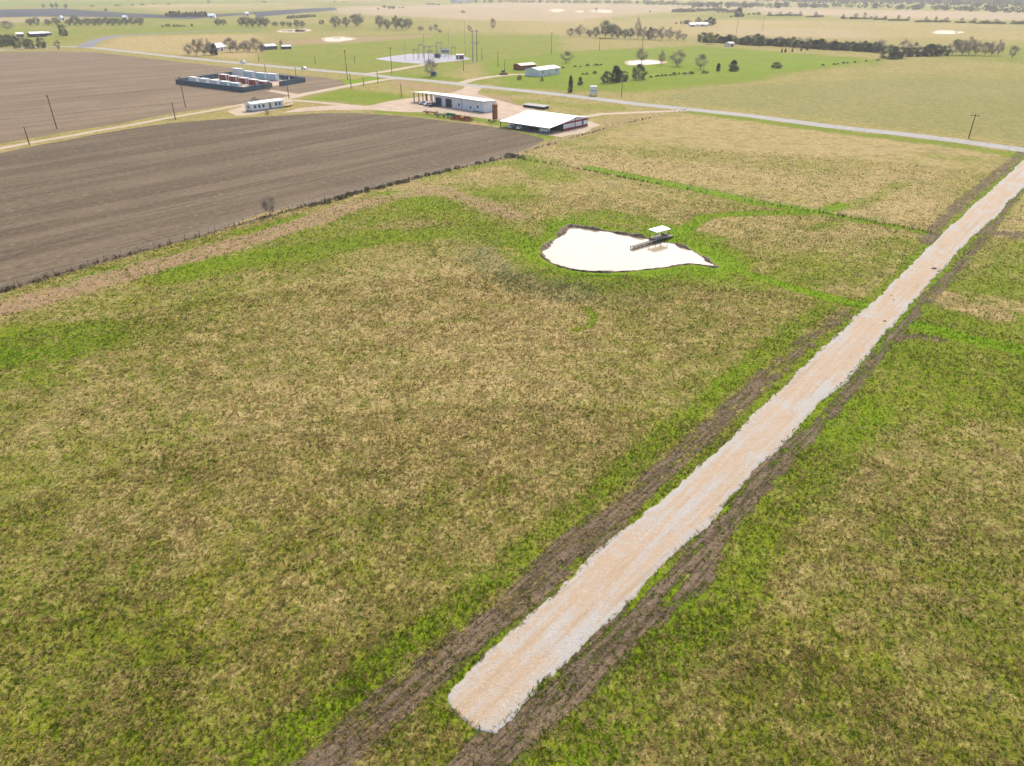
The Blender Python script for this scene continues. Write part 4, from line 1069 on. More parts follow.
# ------------------------------------------------------------------ utility poles
def pole(px, py, yt, label, arm=True, r=.17, name='utility_pole', mat='wood', rz=GRID_ROT, group=None, lean=0.0):
    X, Y = G(px, py); H = height(px, py, yt)
    t = empty(name, (X, Y, 0), rz, label, 'pole', group)
    t.rotation_euler = (0, lean, rz)
    MB().bar((0, 0, -.2), (0, 0, H), r, r * .62, 8).build('shaft', MAT[mat], t)
    if arm:
        k = MB().box(-1.3, 1.3, -.2, -.08, H - .75, H - .6).build('crossarm', MAT['wood'], t)
        for x in (-1.15, -.5, .5, 1.15): MB().bar((x, -.14, H - .598), (x, -.14, H - .36), .06, .045).build('insulator', MAT['insul'], k)
        MB().bar((0, 0, H), (0, 0, H + .25), .05, .04).build('top_pin', MAT['insul'], t)
    return t
POLES = [
    (57, 129, 94.4, 'tall pole standing alone in the bare soil beyond the pale track', True),
    (29.6, 145, 126.5, 'short pole on the verge of the pale farm track', False),
    (185.6, 107.5, 76.5, 'tall dark pole in front of the outer corner of the container compound', True),
    (175.6, 119.5, 102, 'shorter pole on the green verge of the track, below the compound', False),
    (347.6, 80, 50, 'tall pole on the bright green triangle beside the tarred road', True),
    (351.3, 88.6, 73, 'pole on the track edge just below the tall pole of the green triangle', False),
    (266, 74, 64, 'pole between the rear fence of the compound and the tarred road', False),
    (296.4, 78.5, 67, 'thin pole behind the right corner of the compound fence', False),
    (363.8, 86, 78, 'short thin post on the track, right of the green triangle', False),
    (378, 83.4, 71, 'pole where the pale track climbs to the tarred road', False),
    (315.4, 64.4, 56, 'pole in the meadow beyond the road, above the green triangle', False),
    (259, 61.5, 54, 'pole beyond the road near the blue roofed sheds', False),
    (355, 63, 56, 'faint pole in the meadow between the road and the substation', False),
    (392, 73.5, 46.8, 'tall pole beside the drive to the substation', True),
    (425, 63, 34, 'tall grey mast on the left of the substation equipment', False),
    (437, 58, 40, 'thin lightning mast in the middle of the substation', False),
    (449.2, 57, 27.5, 'tall thin lightning mast behind the substation transformer', False),
    (465.4, 58, 21, 'tallest lightning mast, beside the twin steel poles', False),
    (405.5, 60, 40, 'faint thin mast over the gravel of the substation pad', False),
    (463.6, 71, 60, 'small pole in the grass below the substation', False),
    (482, 60, 49, 'faint pole right beside the twin steel poles', False),
    (498, 67, 51, 'faint pole in the bright meadow right of the substation', False),
    (504.7, 72.5, 60, 'small pole beside the bare dirt heap', False),
    (551.4, 54, 32.5, 'tall pole in the open meadow above the white building', True),
    (599.3, 50, 37, 'pole in the meadow in front of the tree belt', True),
    (641.6, 58, 38, 'pole behind the bare tree at the small pond', True),
    (621.4, 97, 83, 'thin pole by the tarred road below the cedar clump', False),
    (968.6, 138, 113.5, 'pole standing by itself beside the tarred road, in the olive field', True),
    (736.5, 33, 19, 'hazy far pole in the tan field behind the dark hedge, left of two', False),
    (762.5, 31, 15, 'hazy far pole in the tan field behind the dark hedge, right of two', False),
    (401.5, 97, 84, 'thin pole behind the roof of the pole shed', False),
    (289, 98.5, 84, 'thin post between the mobile home and the compound gate', False),
]
for px, py, yt, lab, arm in POLES:
    st = 'mast' in lab
    pole(px, py, yt, lab, arm, .14 if st else .19, 'lightning_mast' if st else 'utility_pole', 'steel' if st else 'wood')

def substation():
    X, Y = G(475, 61.8)
    t = empty('transmission_structure', (X, Y, 0), -.1, 'pair of tall grey steel poles joined by a crossbeam', 'pylon')
    H = height(473, 62, 29)
    for x in (-1.45, 1.45): MB().bar((x, 0, -.2), (x, 0, H), .36, .22, 10).build('shaft', MAT['steel'], t)
    for z, w_ in ((H - 8.5, 2.9), (H - 1.5, 2.6)):
        b = MB().box(-w_, w_, -.14, .14, z, z + .35).build('crossbeam', MAT['steel'], t)
        for x in (-w_ + .2, 0, w_ - .2): MB().bar((x, 0, z - .9), (x, 0, z), .09).build('insulator', MAT['insul'], b)
    def gantry(px, py, yt, w_, label):
        X, Y = G(px, py); H = height(px, py, yt)
        g = empty('steel_gantry', (X, Y, 0), .15, label, 'gantry', 'gantries of the substation')
        for x in (-w_ / 2, w_ / 2):
            m = MB()
            for sx in (-.25, .25): m.bar((x + sx, 0, 0), (x + sx * .4, 0, H), .07, n=4)
            k = 0; z = .5
            while z < H - 1: m.bar((x - .23, 0, z), (x + .23, 0, z + .8), .04, n=4); z += .8
            m.build('column', MAT['steel'], g)
        b = MB().box(-w_ / 2 - .4, w_ / 2 + .4, -.18, .18, H - .35, H).build('beam', MAT['steel'], g)
        for k in range(3): x = -w_ / 3 + w_ / 3 * k; MB().bar((x, 0, H - 1.5), (x, 0, H - .36), .10).build('insulator', MAT['insul'], b)
    gantry(427.5, 61, 46, 4, 'grey lattice gantry at the left front of the substation')
    gantry(433.5, 58, 45.5, 4.5, 'grey lattice gantry in the middle of the substation')
    gantry(443.5, 57, 48, 4, 'wide low gantry beside the substation transformer')
    gantry(416, 60, 49, 3.2, 'thin pale gantry nearest the empty part of the gravel pad')
    gantry(421.5, 58, 44, 3, 'tall thin gantry between the pale one and the left front one')
    gantry(430.5, 62.5, 50, 2.6, 'small gantry at the very front of the substation, above the bare tree')
    gantry(439.5, 55.5, 42, 3.6, 'tall pale gantry at the back of the substation')
    gantry(453.5, 57.5, 46.5, 2.8, 'narrow gantry just left of the control house')
    for k in range(7):
        X, Y = G(418 + 5.2 * k, 59.5 + .5 * math.sin(k * 2.1))
        q = empty('bus_support', (X, Y, 0), 0, 'slim grey bus support post on the substation gravel', 'post', 'bus supports of the substation')
        MB().bar((0, 0, 0), (0, 0, 3.4), .13).build('post', MAT['steel'], q)
        MB().bar((0, 0, 3.4), (0, 0, 4.5), .16, .1).build('insulator', MAT['insul'], q)
    X, Y = G(437.5, 58)
    q = empty('transformer', (X, Y, 0), .1, 'dark grey power transformer with bushings on the gravel pad', 'transformer')
    MB().box(-1.5, 1.5, -1.1, 1.1, .3, 3.0).build('tank', MAT['dsteel'], q, .06)
    MB().box(-1.9, 1.9, -1.4, 1.4, 0, .29).build('base', MAT['yard'], q)
    for sx in (-1, 1):
        m = MB()
        for k in range(6): m.box(sx * 1.55, sx * 2.2, -.95 + k * .36, -.83 + k * .36, .6, 2.7)
        m.build('radiator', MAT['dsteel'], q)
    for x in (-.9, 0, .9): MB().bar((x, 0, 3.0), (x, .1, 4.3), .14, .07).build('bushing', MAT['insul'], q)
    X, Y = G(445.5, 56)
    q = empty('switchgear', (X, Y, 0), .05, 'blue grey switchgear cabinet with pale legs behind the transformer', 'switchgear')
    MB().box(-2.8, 2.8, -1.2, 1.2, 2.0, 4.4).build('cabinet', MAT['steel'], q, .05)
    MB().box(-2.6, 2.6, -1.25, -1.2, 2.3, 4.0).build('door', MAT['fence_cap'], q)
    for x in (-2.4, 0, 2.4):
        for y in (-1, 1): MB().bar((x, y, 0), (x, y, 2.0), .12).build('leg', MAT['box_white'], q)
    X, Y = G(460, 59)
    q = empty('control_house', (X, Y, 0), .1, 'small grey control house with a red end at the substation', 'building')
    MB().box(-2.6, 1.0, -1.5, 1.5, .0, 2.6).build('wall', MAT['dsteel'], q)
    MB().box(1.003, 2.6, -1.5, 1.5, 0, 2.6).build('red_wall', MAT['red'], q)
    MB().prism([(-1.8, 2.603), (1.8, 2.603), (0, 3.3)], -2.9, 2.9, 'x').build('roof', MAT['steel'], q)
    MB().box(-1.4, -.5, -1.55, -1.5, 0, 2.1).build('door', MAT['box_white'], q)
    X, Y = G(434, 76)
    q = empty('portable_cabin', (X, Y, 0), -.3, 'small blue cabin at the foot of the bare tree by the road', 'cabin')
    MB().box(-1.3, 1.3, -1, 1, .25, 2.5).build('wall', MAT['skyblue'], q)
    MB().box(-1.45, 1.45, -1.15, 1.15, 2.503, 2.62).build('roof', MAT['blue_roof'], q)
    MB().box(-.4, .4, -1.04, -1.0, .3, 2.2).build('door', MAT['dsteel'], q)
    X, Y = G(503, 74.8)
    q = empty('dirt_loader', (X, Y, 0), .6, 'small yellow loader standing on the dirt lane in the meadow', 'loader')
    MB().box(-1.6, 1.2, -.8, .8, .6, 1.5).build('body', MAT['yellow'], q, .08)
    MB().box(-.6, .6, -.7, .7, 1.5, 2.5).build('cab', MAT['glass'], q)
    MB().prism([(1.9, .1), (2.9, .1), (2.9, .3), (2.2, 1.0), (1.9, 1.0)], -1.1, 1.1).build('bucket', MAT['rust'], q)
    for y in (-.9, .9): MB().bar((.6, y, 1.2), (2.0, y, .6), .1).build('lift_arm', MAT['yellow'], q)
    for x in (-1.0, .9):
        for y in (-.95, .95): wheel(q, x, y, .6, .4)
substation()

# ------------------------------------------------------------------ farm beyond the road
def gabled(name, px, py, px2, py2, W, H, rise, wall, roof, label, cat='building', windows=0, door=True):
    p0, p1 = np.array(G(px, py)), np.array(G(px2, py2)); d = p1 - p0; L = float(np.hypot(*d)); rz = math.atan2(d[1], d[0])
    t = empty(name, (p0[0], p0[1], 0), rz, label, cat)
    MB().prism([(0, 0), (W, 0), (W, H), (W / 2, H + rise), (0, H)], 0, L, 'x').build('wall', MAT[wall], t)
    m = MB()
    for a, za, b, zb in ((-.4, H - .4 * rise / (W / 2), W / 2, H + rise), (W / 2, H + rise, W + .4, H - .4 * rise / (W / 2))):
        m.hexa([(-.3, a, za + .01), (L + .3, a, za + .01), (L + .3, b, zb + .01), (-.3, b, zb + .01), (-.3, a, za + .13), (L + .3, a, za + .13), (L + .3, b, zb + .13), (-.3, b, zb + .13)])
    m.build('roof', MAT[roof], t)
    if door: MB().box(L * .4, L * .4 + 2.2, -.05, .02, 0, min(2.6, H * .8)).build('door', MAT['dsteel'], t)
    for k in range(windows):
        x = L * (k + .5) / windows
        if abs(x - L * .4 - 1) < 1.8: continue
        w_ = MB().box(x - .5, x + .5, -.05, .02, H * .45, H * .8).build('window', MAT['glass'], t)
        MB().box(x - .6, x + .6, -.09, -.01, H * .45 - .1, H * .45).build('sill', MAT['box_white'], w_)
    return t
gabled('metal_building', 539, 76.8, 560, 73.8, 10, 3.4, 1.0, 'white', 'white_roof', 'white gabled metal building in the bright meadow', windows=3)
gabled('lean_annex', 529, 75.2, 538.5, 76.6, 8, 2.6, .7, 'white', 'white_roof', 'lower white annex at the left end of the metal building', windows=2)
gabled('hay_shed', 521, 70.4, 536, 69.0, 7, 2.6, .9, 'rust2', 'rust_roof', 'long rusty roofed shed behind the white metal building', 'shed')
X, Y = G(593.3, 95.6)
t = empty('water_tank', (X, Y, 0), 0, 'pale square tank on a stand beside the tarred road', 'tank')
H = height(593.3, 95.6, 86)
MB().box(-1.6, 1.6, -1.3, 1.3, .8, H).build('tank', MAT['box_white'], t, .1)
MB().box(-1.65, 1.65, -1.36, -1.3, H * .55, H * .62).build('band', MAT['steel'], t)
for x in (-1.4, 1.4):
    for y in (-1.1, 1.1): MB().bar((x, y, 0), (x, y, .8), .12).build('leg', MAT['steel'], t)
gabled('house', 217.5, 51.6, 227, 50.4, 9, 3.0, 2.4, 'box_white', 'blue_roof', 'farmhouse with a pale blue roof among bare trees', windows=3)
gabled('sheds', 266, 50.0, 277.5, 49.2, 9, 2.6, 1.2, 'fence', 'blue_roof', 'dark walled shed with a pale blue roof at the end of the tree row', 'shed').name = 'farm_shed'
gabled('farm_shed', 282.5, 49.3, 291.5, 49.0, 7, 2.0, .8, 'dark', 'blue_roof', 'smaller low shed right of the blue roofed shed', 'shed')
gabled('farm_shed', 31, 37.2, 47, 36.6, 14, 3.0, 1.4, 'dark', 'white_roof', 'large white roofed shed of the farm behind the dark trees', 'shed')
gabled('farm_shed', 17, 37.0, 24, 36.8, 10, 2.6, 1.2, 'dark', 'white_roof', 'smaller white roofed shed left of the large one, behind dark trees', 'shed')
gabled('farm_shed', 48, 35.6, 52, 35.2, 8, 2.4, 1.0, 'fence', 'blue_roof', 'tiny blue roofed shed at the end of the large white one', 'shed')
gabled('house', 690, 26.6, 695.5, 26.6, 9, 2.6, 1.4, 'box_white', 'white_roof', 'small white house in the far pasture, left of a long white barn', windows=2)
gabled('barn', 697, 26.4, 708, 26.4, 10, 2.6, 1.4, 'box_white', 'white_roof', 'long white barn beside a far dark tree clump', 'barn')
gabled('farm_shed', 729, 46.6, 734, 46.4, 6, 2.4, 1.0, 'box_white', 'grey_roof', 'tiny pale shed in the meadow in front of the dark hedge', 'shed')
for k, (px, py, q) in enumerate(((458, 3.4, 30), (466, 3.0, 24))):
    gabled('warehouse', px, py, px + 6, py - .1, 40, 9, 3, 'box_white', 'white_roof', ('hazy white warehouse on the skyline, before the far wood', 'second hazy white warehouse on the skyline, touching the wood')[k], windows=0)
for k, (px, py, px2) in enumerate(((62.0, 20.2, 64), (246, 15.8, 249), (208, 18.0, 215), (123, 20, 127))):
    gabled('house', px, py, px2, py - .05, 12, 3.5, 2.5, 'box_white', 'blue_roof', ('far white house showing over the tree belt', 'far pale house on the dark strip of fields', 'far long pale house beside the evergreen row', 'far pale house at the edge of the tree belt')[k], windows=0)

X, Y = G(304.5, 69.2)
vehicle('car', (X, Y, .035), math.atan2(-.653, .757), 'car_white', 'white car driving along the tarred road behind the compound')
X, Y = G(243.5, 63.2)
vehicle('pickup', (X, Y, .035), math.atan2(-.653, .757), 'car_white', 'white pickup on the tarred road, farther off than the white car')

# ------------------------------------------------------------------ wire fences
def wire_fence(pts, step, label, h=1.25):
    P = GP(pts); P = resample(P, step, 0, 0, False)
    t = empty('wire_fence', (P[0][0], P[0][1], 0), 0, label, 'fence')
    o = np.array(P[0]); L = [np.array(p) - o for p in P]
    posts = []
    for k, p in enumerate(L[:98]):
        MB().bar((p[0], p[1], -.1), (p[0] + RNG.normal(0, .06), p[1] + RNG.normal(0, .06), h + RNG.normal(0, .12)), .04, .035, 6).build('post', MAT['wood'], t)
    for z in (.45, .8, 1.12):
        m = MB()
        for a, b in zip(L[:-1], L[1:]): m.bar((a[0], a[1], z), (b[0], b[1], z), .008, n=3)
        m.build('wire', MAT['steel'], t)
wire_fence([p for p in FENCE_A if p[0] >= -30], 3.0, 'barbed wire fence with rank weeds between the ploughed field and the pasture')
wire_fence(FENCE_B, 4.0, 'wire fence passing in front of the white roofed barn')
wire_fence(FENCE_C, 4.0, 'wire fence along the lush green strip across the pasture')
wire_fence([(512, 84.6), (540, 85.2), (570, 86.4), (600, 84.6), (640, 80.5), (700, 76.2), (740, 74.5)], 6.0, 'fence running past the cedar clump in the bright meadow')
wire_fence([(384, 62.5), (440, 61.6), (480, 61.6)], 5.0, 'low fence on the near edge of the substation pad')
# ------------------------------------------------------------------ trees and shrubs
def leaf_material(name, c1, c2, trans=0.2):
    s = NT(name); oi = s.n('ShaderNodeObjectInfo').outputs['Random']
    v = s.obj(); n = s.noise(v, 0.7, 3, 0.6)
    f = s.math('ADD', s.math('MULTIPLY', oi, 0.5), s.math('MULTIPLY', s.smooth(n, 0.35, 0.65), 0.5))
    c = s.mix(f, c1, c2); s.color(c)
    t = s.n('ShaderNodeBsdfTranslucent'); s.l(c, t.inputs[0])
    m = s.n('ShaderNodeMixShader'); m.inputs[0].default_value = trans
    s.l(s.b.outputs[0], m.inputs[1]); s.l(t.outputs[0], m.inputs[2]); s.l(m.outputs[0], s.out.inputs[0])
    return s.m
MAT['twig'] = leaf_material('winter_twigs', (0.25, 0.21, 0.175), (0.19, 0.165, 0.135), 0.25)
MAT['bud'] = leaf_material('budding_leaves', (0.20, 0.205, 0.125), (0.15, 0.165, 0.10), 0.3)
MAT['lime'] = leaf_material('spring_leaves', (0.26, 0.26, 0.06), (0.20, 0.22, 0.05), 0.3)
MAT['cedar'] = leaf_material('cedar_needles', (0.030, 0.040, 0.022), (0.045, 0.052, 0.028), 0.05)
MAT['evergreen'] = leaf_material('evergreen_leaves', (0.055, 0.085, 0.04), (0.105, 0.12, 0.065), 0.2)
MAT['brush'] = leaf_material('brush_leaves', (0.06, 0.07, 0.035), (0.11, 0.09, 0.055), 0.15)

def shards(rng, C, L, W, D):
    """thin tapering shards at C along D"""
    n = len(C); r = rng.normal(0, 1, (n, 3)); s_ = np.cross(D, r); s_ /= np.linalg.norm(s_, axis=1)[:, None] + 1e-9
    V = np.empty((n, 4, 3)); h = (D * L[:, None]) / 2; q = s_ * W[:, None] / 2
    V[:, 0] = C - h; V[:, 1] = C + q - h * .1; V[:, 2] = C + h; V[:, 3] = C - q - h * .1
    return V.reshape(-1, 3)

def make_trunk(rng, H, spread, base, levels, parent, r0):
    m = MB(); tips = []
    def grow(p, d, L, r, lv):
        q = p + d * L
        m.bar(p, q, r, r * .62, 6 if lv < 2 else 4)
        if lv == 0: tips.append(q); return
        for _ in range(3 if lv > 1 else 2):
            a = rng.uniform(0, 6.283); t = rng.uniform(.35, .95) * spread
            e = np.array((math.cos(a) * t, math.sin(a) * t, 1.0)) + d * .6; e /= np.linalg.norm(e)
            grow(q - d * L * rng.uniform(0, .25), e, L * rng.uniform(.62, .85), r * .58, lv - 1)
    grow(np.array((0, 0, -.1)), np.array((rng.normal(0, .05), rng.normal(0, .05), 1.0)), base, r0, levels)
    m.build('trunk', MAT['cedar_bark'], parent)
    return np.array(tips)

def tree_proto(kind, seed):
    """a tree 10 m high under its own Empty: trunk and crown"""
    rng = np.random.default_rng(seed)
    t = empty({'bare': 'bare_tree', 'bud': 'budding_tree', 'lime': 'spring_tree', 'cedar': 'cedar_tree', 'ever': 'evergreen_tree', 'shrub': 'shrub', 'twigs': 'bare_shrub'}[kind], (0, 0, 0))
    if kind in ('bare', 'bud', 'lime', 'twigs'):
        tips = make_trunk(rng, 10, 1.15, 1.2 if kind != 'twigs' else .5, 4, t, .26)
        n_c = 46
        C = []
        for k in range(n_c):
            d = rng.normal(0, 1, 3); d /= np.linalg.norm(d); rr = rng.uniform(.35, 1) ** .6
            C.append((d[0] * 4.0 * rr, d[1] * 4.0 * rr, 5.4 + d[2] * 4.4 * rr))
        C = np.array(C); C[:, 0:2] *= (.55 + .45 * np.clip((C[:, 2] - 1) / 3.5, 0, 1))[:, None]; C[:, 2] = np.maximum(C[:, 2], 1.5)
        n = 2300 if kind in ('bud', 'lime') else 1900
        P = C[rng.integers(0, n_c, n)] + rng.normal(0, .62, (n, 3))
        P[:, 2] = np.clip(P[:, 2], .8, 10.2)
        D = P - np.array((0, 0, 2.5)); D /= np.linalg.norm(D, axis=1)[:, None]; D += rng.normal(0, .45, (n, 3)); D /= np.linalg.norm(D, axis=1)[:, None]
        if kind in ('bare', 'twigs'): L, W = rng.uniform(.8, 1.7, n), rng.uniform(.05, .13, n)
        else: L, W = rng.uniform(.3, .7, n), rng.uniform(.22, .45, n)
        mt = {'bare': 'twig', 'twigs': 'twig', 'bud': 'bud', 'lime': 'lime'}[kind]
    else:
        m = MB().bar((0, 0, -.1), (0, 0, 7.5), .26, .06, 8)
        for k in range(10):
            a = rng.uniform(0, 6.28); z = rng.uniform(1, 7); r = 3.0 * (1 - z / 10)
            m.bar((0, 0, z), (math.cos(a) * r, math.sin(a) * r, z + .5), .07, .02, 4)
        m.build('trunk', MAT['cedar_bark'], t)
        n = 2600; n_c = 60
        z = rng.uniform(0, 1, n_c) ** 1.15
        prof = {'cedar': lambda q: 3.1 * (1 - q) ** .62 * (0.55 + .45 * min(1, q * 6)), 'ever': lambda q: 3.9 * math.sqrt(max(0, 1 - (q * 1.02 - .38) ** 2 / .40)), 'shrub': lambda q: 4.6 * math.sqrt(max(0, 1 - q * q))}[kind]
        rr = np.array([prof(q) for q in z]); a = rng.uniform(0, 6.283, n_c); f = rng.uniform(.45, 1.0, n_c) ** .5 * rng.uniform(.8, 1.15, n_c)
        C = np.stack([np.cos(a) * rr * f, np.sin(a) * rr * f, .5 + z * 9.0], 1)
        P = C[rng.integers(0, n_c, n)] + rng.normal(0, .55, (n, 3)); P[:, 2] = np.clip(P[:, 2], .15, 10.3)
        D = P * np.array((1, 1, .3)); D /= np.linalg.norm(D, axis=1)[:, None] + 1e-6; D[:, 2] += .5; D += rng.normal(0, .5, (n, 3)); D /= np.linalg.norm(D, axis=1)[:, None]
        L, W = rng.uniform(.35, .85, n), rng.uniform(.22, .42, n)
        mt = {'cedar': 'cedar', 'ever': 'evergreen', 'shrub': 'brush'}[kind]
    V = shards(rng, P, L, W, D)
    mesh_np('crown', V, np.arange(len(V)), np.full(len(V) // 4, 4), MAT[mt], t)
    return t

PROTO = {}; USED = set(); NV = {'bare': 4, 'bud': 4, 'lime': 2, 'cedar': 3, 'ever': 3, 'shrub': 3, 'twigs': 2}
def tree(kind, px, py, yt, wpx, label, group=None, cat=None, seed=[0]):
    """stands where the photo has its foot, as tall and wide as it is there"""
    k = seed[0] % NV[kind]; seed[0] += 1
    key = (kind, k)
    if key not in PROTO: PROTO[key] = tree_proto(kind, 500 + hash(kind) % 1 + sum(map(ord, kind)) * 7 + k)
    p = PROTO[key]
    o = p if key not in USED else copy_tree(p)
    USED.add(key)
    X, Y = G(px, py); H = max(height(px, py, yt), .5); W = px_width(wpx, px, py)
    base_w = {'bare': 9.2, 'bud': 9.2, 'lime': 9.2, 'twigs': 9.2, 'cedar': 6.0, 'ever': 8.2, 'shrub': 9.4}[kind]
    o.location = (X, Y, 0); o.rotation_euler = (0, 0, random.uniform(0, 6.28))
    o.scale = (W / base_w, W / base_w, H / 10.0)
    cat = cat or {'shrub': 'shrub', 'twigs': 'shrub'}.get(kind, 'tree')
    for key_ in ('label', 'category', 'group'):
        if key_ in o: del o[key_]
    return tag(o, label, cat, group)

# single trees and shrubs, each told apart
SINGLE = [
    ('twigs', 270.5, 215, 196, 17, 'bare grey shrub standing alone on the edge of the ploughed field'),
    ('bare', 431, 76.5, 60, 17, 'bare tree by the road in front of the substation'),
    ('bare', 269, 90.5, 82, 7, 'small dark tree at the gate gap of the container compound'),
    ('bare', 255, 103.5, 96.5, 10, 'bare bush behind the roof of the mobile home'),
    ('bare', 267.5, 115, 109, 5, 'bare sapling in front of the mobile home wall'),
    ('bare', 566.5, 62.5, 51.5, 15, 'round bare tree in the meadow behind the white metal building'),
    ('bare', 641.5, 62, 48, 15, 'pale bare tree on the far side of the small pond'),
    ('bare', 661.5, 65, 50, 8, 'dark leaning tree at the right tip of the small pond'),
    ('bare', 676.5, 66, 49.5, 18, 'large round bare tree right of the small pond'),
    ('bare', 700.5, 69, 54.5, 15, 'bare tree next right of the largest bare tree'),
    ('cedar', 718, 71, 63.5, 5, 'small slim cedar between the bare trees and a larger cedar'),
    ('cedar', 733, 71, 60.5, 10, 'cedar with a pointed top at the right end of the bright meadow'),
    ('ever', 607, 83, 71.5, 12, 'left dark tree of the cedar clump beside the fence'),
    ('cedar', 615.5, 82, 66, 12, 'tallest dark tree in the middle of the cedar clump'),
    ('ever', 622, 81, 70, 12, 'right dark tree of the cedar clump beside the fence'),
    ('ever', 638.5, 79.5, 64.5, 14, 'dark round cedar standing just right of the cedar clump'),
    ('cedar', 570.3, 92, 76, 5.5, 'slim dark cedar by the road with a bare stem'),
    ('cedar', 580, 84.8, 77.3, 6, 'small pointed cedar right of the slim cedar'),
    ('shrub', 519.5, 79.6, 75, 5, 'dark bush at the left end of the lane to the metal building'),
    ('shrub', 541.8, 81.2, 77, 3.2, 'small dark bush in front of the white metal building'),
    ('ever', 776.5, 68, 61.8, 10, 'lone dark bush in the meadow before the hedge'),
    ('bare', 1012, 58, 46, 11, 'pale bare tree beyond the right end of the dark hedge'),
    ('lime', 709.5, 44, 32.5, 11, 'pale yellow green tree at the left end of the dark hedge'),
    ('lime', 957, 47.5, 38.5, 9, 'yellow flowering tree behind the dark hedge'),
    ('bare', 58.5, 50, 39.5, 7, 'bare tree beside the bend of the tarred road'),
    ('bare', 8, 29.5, 21, 15, 'wide bare tree at the edge of the far pasture, left of the farm sheds'),
    ('ever', 64, 36, 23.5, 8, 'tall dark tree behind the farm sheds'),
    ('bare', 281.5, 47, 39.5, 4, 'thin dark tree between the two blue roofed sheds'),
    ('bud', 336, 27.5, 16, 12, 'left of the three round trees in the far meadow'),
    ('bud', 346.5, 27.5, 17, 9, 'narrow middle one of the three round trees in the far meadow'),
    ('bud', 357.5, 26.5, 13.5, 15, 'widest of the three round trees in the far meadow'),
    ('ever', 321.8, 24.3, 19.8, 5, 'small dark tree left of the three round trees'),
    ('bare', 469.5, 31, 25, 5, 'small dark tree beside the top of the twin steel poles'),
    ('bare', 493, 29.5, 18.5, 7, 'lone slender tree in the tan field right of the twin steel poles'),
    ('bare', 463, 13.4, 10, 6, 'lone hazy bush in the far pink field'),
    ('cedar', 738.5, 17, 8, 9, 'tall dark evergreen by the far pale farm'),
    ('ever', 710, 25.6, 17.2, 8, 'dark tree at the right end of the long white barn'),
    ('bud', 698, 24.5, 17, 7, 'bare tree behind the long white barn'),
    ('ever', 688, 24, 19.8, 6, 'dark bush left of the small white far house'),
    ('bud', 265.5, 27, 17, 12, 'round tree at the right end of the hazy tree belt'),
]
for kind, px, py, yt, wp, lab in SINGLE: tree(kind, px, py, yt, wp, lab)

def row(kind, specs, label, group, cat=None):
    for s_ in specs:
        k, px, py, yt, wp = s_ if isinstance(s_[0], str) else (kind, *s_)
        hgt = (py - yt) * random.uniform(.82, 1.14); px += random.uniform(-.12, .12) * wp; wp *= random.uniform(.85, 1.3); yt = py - hgt
        tree(k, px, py, yt, wp, label, group, cat)

R_ = random.Random(5)
# brush along the wire fence
row('shrub', [(x, y, y - h * .72, w_ * 1.35) for x, y, h, w_ in ((313, 205.5, 4, 5), (320, 204, 3.4, 5), (328, 203, 5, 5), (338, 199.5, 5.5, 6), (343, 198, 6, 6), (350, 195.5, 5, 6), (357, 193.5, 4, 5), (367, 191.5, 7, 5), (380, 188, 4, 6), (389, 185.5, 4.5, 6), (399, 183.5, 5.5, 7), (406, 182, 5, 7), (418, 177.5, 3.5, 6), (427, 175.5, 4, 5), (437, 173.5, 3.6, 5), (448, 171, 5, 6), (458, 168.5, 4, 5), (478, 163.5, 3.5, 4), (492, 160.5, 5, 4), (509, 157, 5.5, 7), (516, 157, 4, 7), (523, 157.5, 4, 6))],
    'dark low bush in the line of brush along the barbed wire fence', 'bushes along the barbed wire fence')
row('shrub', [(9, 291, 285.5, 6), (15, 289, 284, 4)], 'dark bush on the fence at the near corner of the ploughed field', 'bushes at the near field corner')
# small cedars along the meadow fence
row('shrub', [(651, 77.5, 75.6, 4), (658, 76.6, 74.6, 4.4), (662, 76.3, 73.6, 3), (666, 75.8, 73.8, 3.2), (670, 75.6, 73.6, 3), (674.5, 75.2, 72, 4.4), (678.5, 74.8, 72.4, 2.4), (684, 74.4, 71.8, 5), (691.5, 74, 71, 5), (703.5, 73.6, 70.6, 4), (707.3, 73.4, 70.8, 2.6)],
    'small dark cedar bush in the row along the meadow fence', 'cedar bushes along the meadow fence')
row('shrub', [(583, 74.6, 72.5, 3.2), (587, 74.6, 72.7, 3), (595, 73.8, 71.2, 5), (563, 68, 66.3, 4), (575, 67, 65.4, 3), (580, 67, 65.6, 2), (587.5, 66, 63.8, 4.6), (595.5, 65.6, 63.4, 4.4), (600.5, 65.4, 63.6, 3)],
    'dark round bush dotted in the meadow between metal building and small pond', 'bushes in the meadow by the small pond')
row('shrub', [(823, 65.6, 63.4, 3), (834, 64.6, 63, 3), (838, 64.2, 62.8, 2.4), (843, 63.5, 61.8, 3), (847, 63.2, 61.8, 2.4), (855, 62.6, 60.8, 3), (866, 61.4, 59.6, 3), (878, 60.6, 58.6, 3.4)],
    'small dark bush in the dotted line running to the dark hedge', 'bushes dotted towards the hedge')
row('cedar', [(781.5, 52.4, 48.6, 2), (785.5, 52.2, 48.4, 2.2), (792, 52, 48, 2), (801, 51, 47.6, 2.4), (807, 50.4, 46.8, 2.4)],
    'young slim cedar in the pasture just before the dark hedge', 'young cedars before the hedge')
